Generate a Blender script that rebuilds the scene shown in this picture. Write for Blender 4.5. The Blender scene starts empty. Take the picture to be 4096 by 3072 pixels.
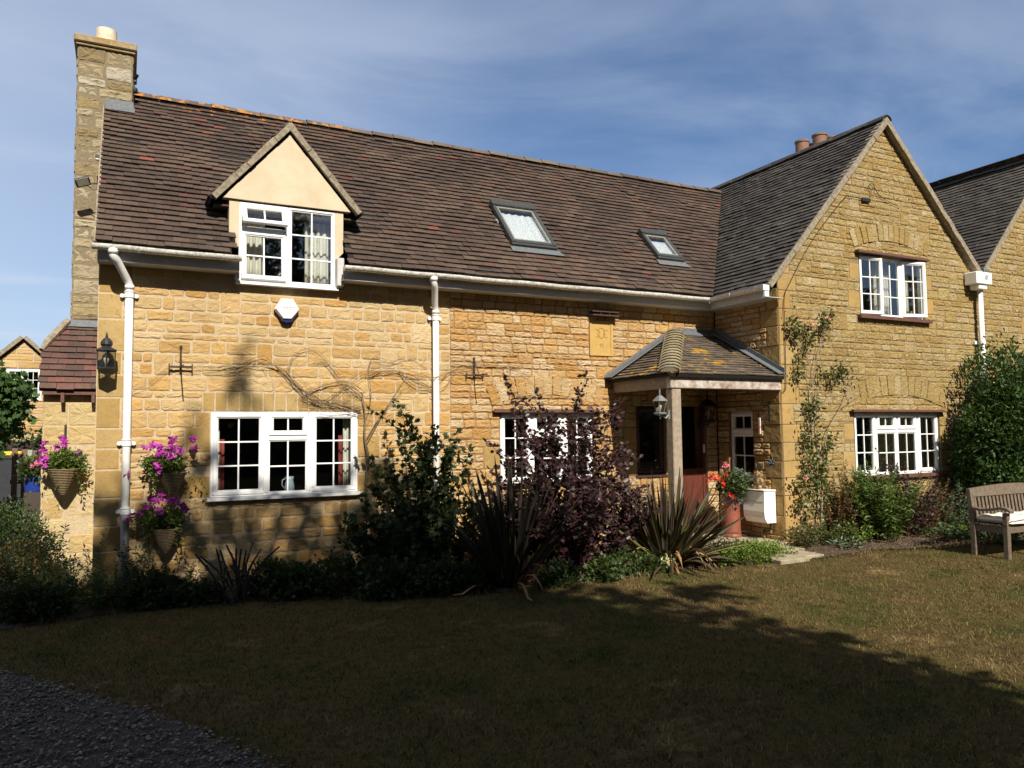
import bpy, math, random
import numpy as np
from mathutils import Vector, Matrix, noise
sc = bpy.context.scene
col = sc.collection
R = math.radians
rng = random.Random(7)

# ------------------------------------------------------------------ helpers
def frame(O, U, V):
    U = Vector(U).normalized(); V = Vector(V).normalized(); N = U.cross(V)
    M = Matrix(((U.x, V.x, N.x, O[0]), (U.y, V.y, N.y, O[1]), (U.z, V.z, N.z, O[2]), (0, 0, 0, 1)))
    return M
ID = Matrix.Identity(4)
FX = (1, 0, 0); FZ = (0, 0, 1)

def clip(poly, hp):
    for a, b, c in hp:
        out = []
        n = len(poly)
        for i in range(n):
            p = poly[i]; q = poly[(i + 1) % n]
            dp = a * p[0] + b * p[1] - c; dq = a * q[0] + b * q[1] - c
            if dp <= 0: out.append(p)
            if (dp < 0 < dq) or (dq < 0 < dp):
                t = dp / (dp - dq)
                out.append((p[0] + t * (q[0] - p[0]), p[1] + t * (q[1] - p[1])))
        poly = out
        if len(poly) < 3: return []
    return poly
def area(p):
    return 0.5 * sum(p[i][0] * p[(i + 1) % len(p)][1] - p[(i + 1) % len(p)][0] * p[i][1] for i in range(len(p)))

class MB:
    def __init__(s, M=ID):
        s.v = []; s.f = []; s.m = []; s.r = []; s.M = M; s.mi = 0; s.rnd = 0.5
    def add(s, vs, fs, raw=False):
        b = len(s.v)
        M = s.M
        for p in vs:
            q = M @ Vector(p) if not raw else Vector(p)
            s.v.append((q.x, q.y, q.z)); s.r.append(s.rnd)
        for f in fs:
            s.f.append([b + i for i in f]); s.m.append(s.mi)
    def box(s, a, b):
        x0, y0, z0 = a; x1, y1, z1 = b
        s.add([(x0,y0,z0),(x1,y0,z0),(x1,y1,z0),(x0,y1,z0),(x0,y0,z1),(x1,y0,z1),(x1,y1,z1),(x0,y1,z1)],
              [(0,3,2,1),(4,5,6,7),(0,1,5,4),(1,2,6,5),(2,3,7,6),(3,0,4,7)])
    def bbox(s, a, b, bv=0.006):
        # bevelled box (chamfered edges)
        x0,y0,z0 = a; x1,y1,z1 = b
        bv = min(bv, abs(x1-x0)/3, abs(y1-y0)/3, abs(z1-z0)/3)
        c = [(x0+x1)/2,(y0+y1)/2,(z0+z1)/2]; h = [(x1-x0)/2,(y1-y0)/2,(z1-z0)/2]
        vs = []; idx = {}
        for sx in (-1,1):
            for sy in (-1,1):
                for sz in (-1,1):
                    for ax in range(3):
                        sg = (sx,sy,sz)
                        p = [c[k] + sg[k]*(h[k] if k==ax else h[k]-bv) for k in range(3)]
                        idx[(sx,sy,sz,ax)] = len(vs); vs.append(tuple(p))
        fs = []
        for ax in range(3):
            o = [k for k in range(3) if k != ax]
            for sg in (-1,1):
                q = []
                for a_, b_ in ((-1,-1),(1,-1),(1,1),(-1,1)):
                    t = [0,0,0]; t[ax]=sg; t[o[0]]=a_; t[o[1]]=b_
                    q.append(idx[(t[0],t[1],t[2],ax)])
                fs.append(q)
        for ax in range(3):
            o = [k for k in range(3) if k != ax]
            for a_ in (-1,1):
                for b_ in (-1,1):
                    q = []
                    for e, axx in ((-1,o[0]),(1,o[0]),(1,o[1]),(-1,o[1])):
                        t=[0,0,0]; t[ax]=e; t[o[0]]=a_; t[o[1]]=b_
                        q.append(idx[(t[0],t[1],t[2],axx)])
                    fs.append(q)
        for sx in (-1,1):
            for sy in (-1,1):
                for sz in (-1,1):
                    fs.append([idx[(sx,sy,sz,0)],idx[(sx,sy,sz,1)],idx[(sx,sy,sz,2)]])
        s.add(vs, fs)
    def quad(s, *ps): s.add(ps, [tuple(range(len(ps)))])
    def prism(s, poly, n0, n1):
        k = len(poly)
        vs = [(p[0],p[1],n0) for p in poly] + [(p[0],p[1],n1) for p in poly]
        fs = [tuple(range(k))[::-1], tuple(range(k,2*k))] + [(i,(i+1)%k,k+(i+1)%k,k+i) for i in range(k)]
        s.add(vs, fs)
    def tube(s, pts, rad, n=8, cap=True):
        pts = [Vector(p) for p in pts]
        if not hasattr(rad, '__len__'): rad = [rad]*len(pts)
        rings = []; vs = []; prev = None
        for i, p in enumerate(pts):
            t = (pts[min(i+1,len(pts)-1)] - pts[max(i-1,0)])
            if t.length < 1e-9: t = Vector((0,0,1))
            t.normalize()
            a = prev if prev is not None else (Vector((0,0,1)) if abs(t.z) < .9 else Vector((1,0,0)))
            b = t.cross(a); 
            if b.length < 1e-6: b = t.cross(Vector((0,1,0)))
            b.normalize(); a = b.cross(t); prev = a
            for k in range(n):
                an = 2*math.pi*k/n
                vs.append(tuple(p + (a*math.cos(an) + b*math.sin(an))*rad[i]))
        fs = []
        for i in range(len(pts)-1):
            for k in range(n):
                fs.append((i*n+k, i*n+(k+1)%n, (i+1)*n+(k+1)%n, (i+1)*n+k))
        if cap and n > 2:
            fs.append(tuple(range(n))[::-1]); fs.append(tuple(range((len(pts)-1)*n, len(pts)*n)))
        s.add(vs, fs)
    def lathe(s, prof, c=(0,0,0), n=24, ax='z', a0=0, a1=2*math.pi, cap=True):
        # prof: list of (radius, height)
        vs=[]; full = abs(a1-a0-2*math.pi) < 1e-6; m = n if full else n+1
        for r_, h in prof:
            for k in range(m):
                a = a0+(a1-a0)*k/n
                vs.append((c[0]+r_*math.cos(a), c[1]+r_*math.sin(a), c[2]+h))
        fs=[]
        for i in range(len(prof)-1):
            for k in range(n):
                k2 = (k+1)%m
                fs.append((i*m+k, i*m+k2, (i+1)*m+k2, (i+1)*m+k))
        if cap and full:
            fs.append(tuple(range(m))[::-1]); fs.append(tuple(range((len(prof)-1)*m, len(prof)*m)))
        s.add(vs, fs)
    def build(s, name, mats, parent=None, smooth=False):
        me = bpy.data.meshes.new(name)
        me.from_pydata(s.v, [], s.f)
        if not isinstance(mats, (list, tuple)): mats = [mats]
        for m in mats: me.materials.append(m)
        if len(mats) > 1: me.polygons.foreach_set('material_index', s.m)
        at = me.attributes.new('rnd', 'FLOAT', 'POINT'); at.data.foreach_set('value', s.r)
        if smooth: me.polygons.foreach_set('use_smooth', [True]*len(me.polygons))
        me.update()
        return link(name, me, parent)

def link(name, me, parent=None):
    o = bpy.data.objects.new(name, me); col.objects.link(o)
    if parent is not None: o.parent = parent; o.matrix_parent_inverse = parent.matrix_basis.inverted()
    return o
def tag(o, label=None, cat=None, group=None, kind=None):
    if label: o['label'] = label
    if cat: o['category'] = cat
    if group: o['group'] = group
    if kind: o['kind'] = kind
    return o
def empty(name, loc, label, cat, group=None):
    o = bpy.data.objects.new(name, None); col.objects.link(o); o.location = loc
    o.empty_display_size = .1
    return tag(o, label, cat, group)

# numpy leaf cloud -------------------------------------------------
LEAF = np.array([(0,0,0),(.38,.5,.06),(0,1,-.08),(-.38,.5,.06)]); LEAFF = [(0,1,2),(0,2,3)]
OVAL = np.array([(0,0,0),(.3,.22,.03),(.36,.6,.05),(0,1,-.03),(-.36,.6,.05),(-.3,.22,.03)]); OVALF = [(0,1,2,3),(0,3,4,5)]
MAPLE = np.array([(0,0,0),(.5,.12,.03),(.32,.4,.02),(.52,.72,.0),(.2,.66,0),(0,1.05,-.05),(-.2,.66,0),(-.52,.72,0),(-.32,.4,.02),(-.5,.12,.03)])
MAPLEF = [(0,1,2,3,4,5),(0,5,6,7,8,9)]
def leafcloud(name, mat, P, D, size, parent=None, shape=(LEAF, LEAFF), width=.6, seed=0, rnd=None, up=.6):
    """P positions (n,3); D growth directions (n,3); size (n,)"""
    P = np.asarray(P, float); D = np.asarray(D, float); n = len(P)
    r = np.random.RandomState(seed)
    size = np.broadcast_to(np.asarray(size, float), (n,)) * r.uniform(.75, 1.25, n)
    D = D / (np.linalg.norm(D, axis=1)[:, None] + 1e-9)
    ref = r.normal(size=(n, 3)) * (1-up) + np.array([0, 0, 1.]) * up
    S = np.cross(D, ref); S /= (np.linalg.norm(S, axis=1)[:, None] + 1e-9)
    Nn = np.cross(S, D)
    T, F = shape
    k = len(T)
    V = (P[:, None, :] + S[:, None, :] * (T[None, :, 0:1] * (size[:, None, None] * width))
         + D[:, None, :] * (T[None, :, 1:2] * size[:, None, None]) + Nn[:, None, :] * (T[None, :, 2:3] * size[:, None, None]))
    V = V.reshape(-1, 3)
    fl = len(F[0]); nf = len(F)
    FI = (np.arange(n)[:, None, None] * k + np.array(F)[None]).reshape(-1)
    me = bpy.data.meshes.new(name)
    me.vertices.add(n * k); me.vertices.foreach_set('co', V.ravel())
    me.loops.add(len(FI)); me.loops.foreach_set('vertex_index', FI.astype(np.int32))
    me.polygons.add(n * nf)
    me.polygons.foreach_set('loop_start', np.arange(0, n * nf * fl, fl, dtype=np.int32))
    me.polygons.foreach_set('loop_total', np.full(n * nf, fl, dtype=np.int32))
    me.materials.append(mat)
    if rnd is None: rnd = r.uniform(0, 1, n)
    at = me.attributes.new('rnd', 'FLOAT', 'POINT'); at.data.foreach_set('value', np.repeat(rnd, k).astype(np.float32))
    me.update(calc_edges=True); me.validate()
    return link(name, me, parent)

# ------------------------------------------------------------------ materials
def newmat(name):
    m = bpy.data.materials.new(name); m.use_nodes = True
    nt = m.node_tree; b = nt.nodes['Principled BSDF']
    return m, nt, b
def nd(nt, t, **kw):
    n = nt.nodes.new(t)
    for k, v in kw.items(): setattr(n, k, v)
    return n
def ramp(nt, stops, interp='LINEAR'):
    n = nt.nodes.new('ShaderNodeValToRGB'); cr = n.color_ramp; cr.interpolation = interp
    while len(cr.elements) < len(stops): cr.elements.new(0.5)
    for e, (p, c) in zip(cr.elements, stops): e.position = p; e.color = (*c, 1) if len(c) == 3 else c
    return n
def noi(nt, scale, detail=6, rough=.6, vec=None):
    n = nt.nodes.new('ShaderNodeTexNoise'); n.inputs['Scale'].default_value = scale
    n.inputs['Detail'].default_value = detail; n.inputs['Roughness'].default_value = rough
    if vec is not None: nt.links.new(vec, n.inputs['Vector'])
    return n
def mixc(nt, fac, a, b, mode='MIX'):
    n = nt.nodes.new('ShaderNodeMix'); n.data_type = 'RGBA'; n.blend_type = mode
    for s_, v in ((n.inputs[0], fac), (n.inputs[6], a), (n.inputs[7], b)):
        if hasattr(v, 'links') or isinstance(v, bpy.types.NodeSocket): nt.links.new(v, s_)
        elif isinstance(v, (int, float)): s_.default_value = v
        else: s_.default_value = (*v, 1)
    return n.outputs[2]
def obj_co(nt): return nd(nt, 'ShaderNodeTexCoord').outputs['Object']
def bump(nt, b, h, strength, dist):
    n = nt.nodes.new('ShaderNodeBump'); n.inputs['Strength'].default_value = strength; n.inputs['Distance'].default_value = dist
    nt.links.new(h, n.inputs['Height']); nt.links.new(n.outputs[0], b.inputs['Normal']); return n
def rattr(nt): return nd(nt, 'ShaderNodeAttribute', attribute_name='rnd').outputs['Fac']
def sstep(nt, val, a, b):
    n = nt.nodes.new('ShaderNodeMapRange'); n.inputs[1].default_value = a; n.inputs[2].default_value = b
    n.interpolation_type = 'SMOOTHSTEP'; nt.links.new(val, n.inputs[0]); return n.outputs[0]

def simple(name, c, rough=.6, noise_amt=.25, nscale=20, bumps=0, metal=0, c2=None, spec=.5, bdist=.01):
    m, nt, b = newmat(name); co = obj_co(nt)
    n = noi(nt, nscale, 8, .65, co)
    c2 = c2 or tuple(x * (1 - noise_amt) for x in c)
    r_ = ramp(nt, [(.35, c2), (.62, c)]); nt.links.new(n.outputs['Fac'], r_.inputs[0])
    nt.links.new(r_.outputs[0], b.inputs['Base Color'])
    b.inputs['Roughness'].default_value = rough; b.inputs['Metallic'].default_value = metal
    b.inputs['Specular IOR Level'].default_value = spec
    if bumps: bump(nt, b, n.outputs['Fac'], bumps, bdist)
    return m

def stonemat(name, tones, stain, bumpd=.02, pale=None, pale_lo=.62, bs=.8):
    tones = [(a*.93, b_*.925, c*.95) for a, b_, c in tones]
    m, nt, b = newmat(name); co = obj_co(nt)
    r_ = ramp(nt, [(i / (len(tones) - 1), t) for i, t in enumerate(tones)]); nt.links.new(rattr(nt), r_.inputs[0])
    n1 = noi(nt, 9, 8, .65, co); n2 = noi(nt, 55, 6, .7, co); n3 = noi(nt, 1.1, 5, .6, co)
    c = mixc(nt, sstep(nt, n1.outputs['Fac'], .5, .75), r_.outputs[0], stain)
    c = mixc(nt, .35, c, mixc(nt, 1.0, c, ramp_out(nt, n2.outputs['Fac'], [(.3, (.45,.42,.4)), (.7, (1.25,1.2,1.15))]), 'MULTIPLY'))
    c = mixc(nt, .5, c, mixc(nt, 1.0, c, ramp_out(nt, n3.outputs['Fac'], [(.35, (.72,.70,.68)), (.65, (1.12,1.1,1.1))]), 'MULTIPLY'))
    if pale:
        n4 = noi(nt, 22, 8, .75, co)
        c = mixc(nt, sstep(nt, n4.outputs['Fac'], pale_lo, pale_lo + .06), c, pale)
        n5 = noi(nt, 38, 5, .8, co)
        c = mixc(nt, sstep(nt, n5.outputs['Fac'], .64, .70), c, (.10, .075, .035))
    nt.links.new(c, b.inputs['Base Color']); b.inputs['Roughness'].default_value = .9; b.inputs['Specular IOR Level'].default_value = .2
    mp = nt.nodes.new('ShaderNodeMapping'); mp.inputs['Scale'].default_value = (1, 1, 2.2); nt.links.new(co, mp.inputs['Vector'])
    nb = noi(nt, 12, 12, .72, mp.outputs[0])
    bump(nt, b, nb.outputs['Fac'], bs, bumpd)
    return m
def ramp_out(nt, sock, stops):
    r_ = ramp(nt, stops); nt.links.new(sock, r_.inputs[0]); return r_.outputs[0]

ST_L = stonemat('limestone_new', [(.50,.30,.10),(.55,.39,.19),(.47,.275,.085),(.58,.46,.27),(.52,.345,.14),(.55,.42,.22),(.44,.26,.085),(.51,.39,.20),(.57,.36,.13)], (.38,.245,.10), .022)
ST_R = stonemat('limestone_old', [(.54,.315,.10),(.60,.45,.24),(.53,.295,.09),(.64,.52,.33),(.55,.34,.115),(.61,.47,.27),(.50,.28,.085)], (.38,.21,.075), .04, bs=1)
ST_G = stonemat('limestone_gable', [(.38,.275,.10),(.43,.33,.145),(.36,.25,.085),(.46,.37,.20),(.35,.235,.075),(.41,.30,.12)], (.27,.19,.08), .035, pale=(.52,.47,.33), pale_lo=.575, bs=1)
ST_Q = stonemat('limestone_dressed', [(.42,.285,.105),(.37,.25,.09),(.44,.32,.14),(.38,.24,.08),(.45,.31,.12)], (.29,.195,.075), .008, pale=(.5,.43,.28), pale_lo=.64, bs=.6)
ST_B = stonemat('limestone_pale', [(.50,.40,.20),(.56,.46,.25),(.46,.33,.14),(.55,.44,.23)], (.42,.30,.14), .02)
ST_C = stonemat('limestone_chimney', [(.34,.27,.13),(.42,.37,.25),(.28,.21,.09),(.47,.44,.35),(.32,.25,.12),(.24,.19,.10),(.38,.31,.16)], (.19,.15,.09), .03, pale=(.46,.43,.35), pale_lo=.62)
MORT_L = simple('mortar_grey', (.50,.39,.25), .95, .25, 40, .5)
MORT_C = simple('mortar_dark', (.22,.175,.11), .95, .35, 30, .5)
MORT_R = simple('mortar_pink', (.30,.17,.085), .95, .3, 60, .5)
MORT_G = simple('mortar_gable', (.25,.18,.09), .95, .35, 60, .5)

def tilemat(name, tones, lichen=None, lic_amt=.66, lx=None, pale_amt=.72, lscale=9):
    m, nt, b = newmat(name); co = obj_co(nt)
    r_ = ramp(nt, [(p, t) for p, t in tones]); nt.links.new(rattr(nt), r_.inputs[0])
    n1 = noi(nt, 30, 6, .7, co); n2 = noi(nt, .9, 4, .6, co)
    c = mixc(nt, .55, r_.outputs[0], mixc(nt, 1, r_.outputs[0], ramp_out(nt, n1.outputs['Fac'], [(.3,(.5,.5,.5)),(.7,(1.4,1.4,1.4))]), 'MULTIPLY'))
    c = mixc(nt, .7, c, mixc(nt, 1, c, ramp_out(nt, n2.outputs['Fac'], [(.35,(.6,.58,.6)),(.68,(1.3,1.28,1.2))]), 'MULTIPLY'))
    n3 = noi(nt, 7, 8, .75, co)
    c = mixc(nt, sstep(nt, n3.outputs['Fac'], pale_amt, pale_amt+.03), c, (.30,.29,.26))
    if lichen:
        n4 = noi(nt, lscale, 9, .72, co)
        if lx:
            sx = nt.nodes.new('ShaderNodeSeparateXYZ'); nt.links.new(co, sx.inputs[0])
            g = nt.nodes.new('ShaderNodeMath'); g.operation = 'MULTIPLY'
            nt.links.new(sstep(nt, sx.outputs[0], lx[1], lx[0]), g.inputs[0])
            nt.links.new(sstep(nt, sx.outputs[2], lx[2], lx[3]), g.inputs[1])
            h = nt.nodes.new('ShaderNodeMath'); h.operation = 'MULTIPLY_ADD'; nt.links.new(g.outputs[0], h.inputs[0]); h.inputs[1].default_value = .20
            nt.links.new(n4.outputs['Fac'], h.inputs[2])
            v = h.outputs[0]
        else: v = n4.outputs['Fac']
        c = mixc(nt, sstep(nt, v, lic_amt, lic_amt + .05), c, lichen)
    nt.links.new(c, b.inputs['Base Color']); b.inputs['Roughness'].default_value = .75; b.inputs['Specular IOR Level'].default_value = .35
    nb = noi(nt, 60, 6, .7, co); bump(nt, b, nb.outputs['Fac'], .4, .006)
    return m
TILE = tilemat('clay_tile', [(0,(.054,.036,.029)),(.3,(.080,.053,.040)),(.55,(.064,.044,.034)),(.8,(.098,.067,.049)),(.955,(.088,.052,.038)),(.985,(.105,.046,.034)),(1,(.19,.062,.042))],
               lichen=(.36,.14,.03), lic_amt=.76, lx=(1.8, 4.4, 5.6, 6.5))
TILE2 = tilemat('dark_tile', [(0,(.045,.040,.035)),(.5,(.062,.054,.047)),(1,(.082,.072,.062))], pale_amt=.635)
TILE3 = tilemat('porch_tile', [(0,(.09,.07,.055)),(.5,(.12,.095,.072)),(1,(.15,.12,.09))], lichen=(.42,.24,.035), lic_amt=.54, lscale=1.6)
TILE4 = tilemat('shoulder_tile', [(0,(.065,.042,.036)),(.5,(.095,.055,.044)),(.85,(.115,.055,.045)),(1,(.15,.058,.05))])
RIDGE = tilemat('ridge_tile', [(0,(.085,.062,.047)),(1,(.14,.105,.075))], lichen=(.38,.15,.03), lic_amt=.69, lx=(1.8, 4.4, 5.7, 6.4))
DECK = simple('roof_underlay', (.012,.01,.009), .95)
PVC = simple('white_upvc', (.80,.80,.80), .3, .04, 8)
PIPE = simple('painted_pipe', (.78,.78,.77), .4, .1, 5, .05, c2=(.66,.65,.62))
GUT = simple('weathered_white', (.78,.76,.72), .45, .28, 30, .2, c2=(.42,.39,.33))
FASC = simple('grey_white_board', (.50,.49,.48), .55, .15, 12)
RENDER = simple('cream_render', (.56,.465,.335), .85, .10, 3.2, .3, c2=(.49,.395,.27))
LEAD = simple('lead', (.13,.14,.155), .6, .35, 25, .3)
MORTV = simple('verge_mortar', (.30,.25,.18), .95, .5, 18, .8)
WOOD = simple('grey_oak', (.34,.27,.20), .8, .35, 18, .5)
WOODP = simple('peeling_beam', (.50,.46,.41), .8, .5, 9, .6, c2=(.20,.13,.09))
SOFF = simple('dark_timber', (.06,.035,.022), .8, .3, 20)
LINT = simple('brown_tile_trim', (.13,.055,.04), .7, .35, 25, .3)
IRON = simple('black_iron', (.02,.02,.022), .5, .3, 40, .2, spec=.5)
RUST = simple('rusty_iron', (.07,.035,.025), .7, .4, 50, .3)
DOOR = simple('red_brown_paint', (.125,.030,.019), .45, .15, 6)
DGREY = simple('skylight_grey', (.055,.058,.055), .4, .2, 20)
WHITE = simple('white_paint', (.80,.79,.76), .4, .05, 8)
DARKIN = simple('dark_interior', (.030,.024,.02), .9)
CURT = simple('cream_curtain', (.74,.70,.60), .9, .1, 6)
CURTR = simple('red_curtain', (.30,.06,.05), .9, .1, 6)
TERR = simple('terracotta', (.25,.115,.075), .8, .5, 10, .3, c2=(.15,.10,.06))
TERRP = simple('terracotta_pot', (.25,.07,.042), .55, .2, 8, .1)
CREAMP = simple('cream_pot', (.66,.58,.44), .7, .25, 12, .1)
SILV = simple('pewter_paint', (.20,.21,.22), .45, .2, 20, .1, metal=.2)
BENCHW = simple('weathered_teak', (.155,.115,.08), .75, .4, 22, .4)
CUSH = simple('cream_cushion', (.74,.66,.55), .9, .1, 9, .3)
PAVE = simple('paving_stone', (.36,.30,.20), .9, .4, 5, .4)
PLAQUE = simple('carved_limestone', (.46,.29,.085), .85, .12, 8, .15)
GROOVE = simple('carved_groove', (.30,.175,.05), .9)
BLUE = simple('blue_plastic', (.02,.05,.30), .4)
NAVY = simple('navy_plastic', (.01,.02,.10), .3)
BIN = simple('charcoal_plastic', (.035,.038,.045), .5)
YEL = simple('yellow_plastic', (.72,.52,.04), .45)
ROPE = simple('rattan', (.24,.17,.09), .85, .4, 60, .5)
STRAW = simple('straw', (.40,.27,.13), .9, .45, 40, .6)
SLATE = simple('slate', (.06,.065,.075), .7, .2, 30)
TEXTG = simple('grey_lettering', (.20,.20,.22), .6)
CHALK = simple('chalk_white', (.6,.62,.62), .8)
BARK = simple('bark', (.17,.13,.09), .9, .5, 30, .8)
BARKL = simple('pale_bark', (.30,.25,.18), .9, .5, 30, .8)
TWIG = simple('dry_twig', (.20,.14,.085), .9, .4, 30)
STEMG = simple('green_stem', (.08,.10,.03), .7, .3, 20)
DSTK = simple('dark_twig', (.05,.03,.028), .9, .4, 20)
REDV = simple('red_stem', (.10,.03,.025), .8, .3, 20)

def glassmat(name, refl, tint=(.80,.83,.84)):
    m = bpy.data.materials.new(name); m.use_nodes = True; nt = m.node_tree; nt.nodes.clear()
    o = nd(nt, 'ShaderNodeOutputMaterial'); t = nd(nt, 'ShaderNodeBsdfTransparent'); g = nd(nt, 'ShaderNodeBsdfGlossy')
    t.inputs[0].default_value = (*tint, 1); g.inputs['Roughness'].default_value = .02; g.inputs[0].default_value = (1,1,1,1)
    lw = nd(nt, 'ShaderNodeLayerWeight'); lw.inputs[0].default_value = .5
    mr = nt.nodes.new('ShaderNodeMapRange'); mr.inputs[3].default_value = refl; mr.inputs[4].default_value = 1
    pw = nt.nodes.new('ShaderNodeMath'); pw.operation = 'POWER'; pw.inputs[1].default_value = 3
    nt.links.new(lw.outputs['Facing'], pw.inputs[0]); nt.links.new(pw.outputs[0], mr.inputs[0])
    mx = nd(nt, 'ShaderNodeMixShader'); nt.links.new(mr.outputs[0], mx.inputs[0])
    nt.links.new(t.outputs[0], mx.inputs[1]); nt.links.new(g.outputs[0], mx.inputs[2]); nt.links.new(mx.outputs[0], o.inputs[0])
    return m
GLASS = glassmat('window_glass', .10, (.93,.95,.95))
GLASSL = glassmat('lantern_glass', .06, (.75,.75,.7))

def leafmat(name, tones, trans=.25, rough=.5, spec=.4, lum=1.):
    m, nt, b = newmat(name)
    tones = [tuple(x*lum for x in t) for t in tones]
    r_ = ramp(nt, [(i / (len(tones) - 1), t) for i, t in enumerate(tones)]); nt.links.new(rattr(nt), r_.inputs[0])
    nt.links.new(r_.outputs[0], b.inputs['Base Color']); b.inputs['Roughness'].default_value = rough
    b.inputs['Specular IOR Level'].default_value = spec
    tr = nd(nt, 'ShaderNodeBsdfTranslucent'); g = mixc(nt, .5, r_.outputs[0], (.16,.22,.02))
    nt.links.new(g, tr.inputs[0])
    mx = nd(nt, 'ShaderNodeMixShader'); mx.inputs[0].default_value = trans
    nt.links.new(b.outputs[0], mx.inputs[1]); nt.links.new(tr.outputs[0], mx.inputs[2])
    nt.links.new(mx.outputs[0], nt.nodes['Material Output'].inputs[0])
    return m
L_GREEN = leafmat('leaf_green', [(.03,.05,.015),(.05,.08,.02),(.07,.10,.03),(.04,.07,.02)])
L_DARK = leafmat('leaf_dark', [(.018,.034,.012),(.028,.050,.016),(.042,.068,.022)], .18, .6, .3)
L_LAUREL = leafmat('leaf_laurel', [(.014,.034,.008),(.024,.055,.012),(.04,.085,.018),(.065,.12,.028)], .14, .5, .25)
L_BRIGHT = leafmat('leaf_bright', [(.05,.09,.02),(.09,.15,.03),(.13,.19,.045),(.07,.12,.02)], .3)
L_LIME = leafmat('leaf_lime', [(.12,.18,.03),(.18,.26,.04),(.09,.15,.03)], .3)
L_PURP = leafmat('leaf_purple', [(.022,.010,.012),(.035,.014,.018),(.05,.02,.024),(.028,.018,.02)], .10, .45)
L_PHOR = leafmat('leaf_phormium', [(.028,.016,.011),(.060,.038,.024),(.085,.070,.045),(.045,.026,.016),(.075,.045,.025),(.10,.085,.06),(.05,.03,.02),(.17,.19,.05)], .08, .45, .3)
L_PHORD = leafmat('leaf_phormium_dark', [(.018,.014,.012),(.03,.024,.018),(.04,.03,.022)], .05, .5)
L_DEAD = leafmat('leaf_dead', [(.30,.17,.07),(.42,.27,.12),(.36,.16,.05)], .15, .7)
L_ROSE = leafmat('leaf_rose', [(.035,.05,.015),(.06,.085,.02),(.10,.12,.03),(.09,.05,.02)], .2)
L_AUT = leafmat('leaf_autumn', [(.07,.05,.02),(.14,.09,.03),(.18,.07,.025),(.09,.10,.03)], .25)
L_PET = leafmat('leaf_petunia', [(.07,.11,.02),(.11,.16,.03),(.15,.19,.05)], .3)
L_SILV = leafmat('leaf_silver', [(.10,.14,.08),(.17,.21,.14),(.08,.11,.05)], .2)
L_FIG = leafmat('leaf_fig', [(.03,.065,.018),(.05,.10,.028),(.075,.14,.04)], .2, .5, .3)
L_TREE = leafmat('leaf_tree', [(.02,.035,.01),(.035,.055,.015)], .1)
L_LITTER = leafmat('leaf_litter', [(.14,.09,.05),(.22,.15,.08),(.10,.055,.03),(.17,.12,.07)], .1, .8)
P_MAG = leafmat('petal_magenta', [(.42,.03,.34),(.60,.07,.48),(.22,.012,.20),(.50,.05,.42)], .25)
P_RED = leafmat('petal_red', [(.60,.03,.02),(.75,.05,.03)], .2)
P_PINK = leafmat('petal_pink', [(.75,.15,.28),(.80,.25,.35)], .2)
P_ROSE = leafmat('petal_rose', [(.80,.42,.32),(.85,.55,.42)], .2)
P_VIO = leafmat('petal_violet', [(.12,.10,.55),(.2,.16,.65)], .2)
P_YEL = leafmat('petal_cream', [(.62,.60,.25),(.7,.7,.4)], .2)

def gmat():
    m, nt, b = newmat('dry_lawn'); co = obj_co(nt)
    n1 = noi(nt, 1.1, 7, .68, co); n2 = noi(nt, 9, 8, .7, co); n3 = noi(nt, 90, 5, .7, co)
    c = ramp_out(nt, n1.outputs['Fac'], [(.34,(.050,.055,.017)),(.48,(.105,.080,.030)),(.56,(.095,.066,.028)),(.66,(.17,.122,.055))])
    c = mixc(nt, sstep(nt, n2.outputs['Fac'], .45, .7), c, (.055,.040,.019))
    c = mixc(nt, .6, c, mixc(nt, 1, c, ramp_out(nt, n3.outputs['Fac'], [(.3,(.45,.45,.45)),(.7,(1.5,1.45,1.3))]), 'MULTIPLY'))
    nt.links.new(c, b.inputs['Base Color']); b.inputs['Roughness'].default_value = 1; b.inputs['Specular IOR Level'].default_value = .05
    bump(nt, b, n3.outputs['Fac'], .9, .02); return m
LAWN = gmat()
def blademat():
    m, nt, b = newmat('grass_blade'); co = obj_co(nt)
    n1 = noi(nt, 1.1, 7, .68, co)
    c = ramp_out(nt, n1.outputs['Fac'], [(.34,(.066,.078,.022)),(.48,(.145,.112,.043)),(.56,(.13,.092,.04)),(.66,(.25,.185,.085))])
    c2 = ramp_out(nt, rattr(nt), [(0,(.5,.55,.5)),(.6,(1,1,1)),(1,(1.5,1.4,1.25))])
    c = mixc(nt, 1, c, c2, 'MULTIPLY')
    nt.links.new(c, b.inputs['Base Color']); b.inputs['Roughness'].default_value = .9; b.inputs['Specular IOR Level'].default_value = .1
    return m
BLADE = blademat()
SOIL = simple('soil', (.085,.055,.035), 1, .5, 14, .8, bdist=.03)
GRAV = simple('gravel_base', (.065,.055,.045), 1, .5, 60, .9)
def pebmat():
    m, nt, b = newmat('pebble'); r_ = ramp(nt, [(0,(.060,.046,.036)),(.4,(.12,.095,.072)),(.75,(.185,.14,.105)),(1,(.36,.28,.21))])
    nt.links.new(rattr(nt), r_.inputs[0]); nt.links.new(r_.outputs[0], b.inputs['Base Color']); b.inputs['Roughness'].default_value = .8
    return m
PEB = pebmat()
#@@SPLIT@@

SUN_E = 5.0; SKY_S = .052; EXPO = .62; CLOUD = (6.8, 7.8, 9.5); SKY_SOUTH = .68; SKY_NORTH = 1.18

CAM_LENS=27.1162
CAM_F=(0.448324,0.891719,0.061984)
CAM_R=(0.893685,-0.448566,-0.010741)
CAM_U=(-0.018226,-0.060209,0.998019)

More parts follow.
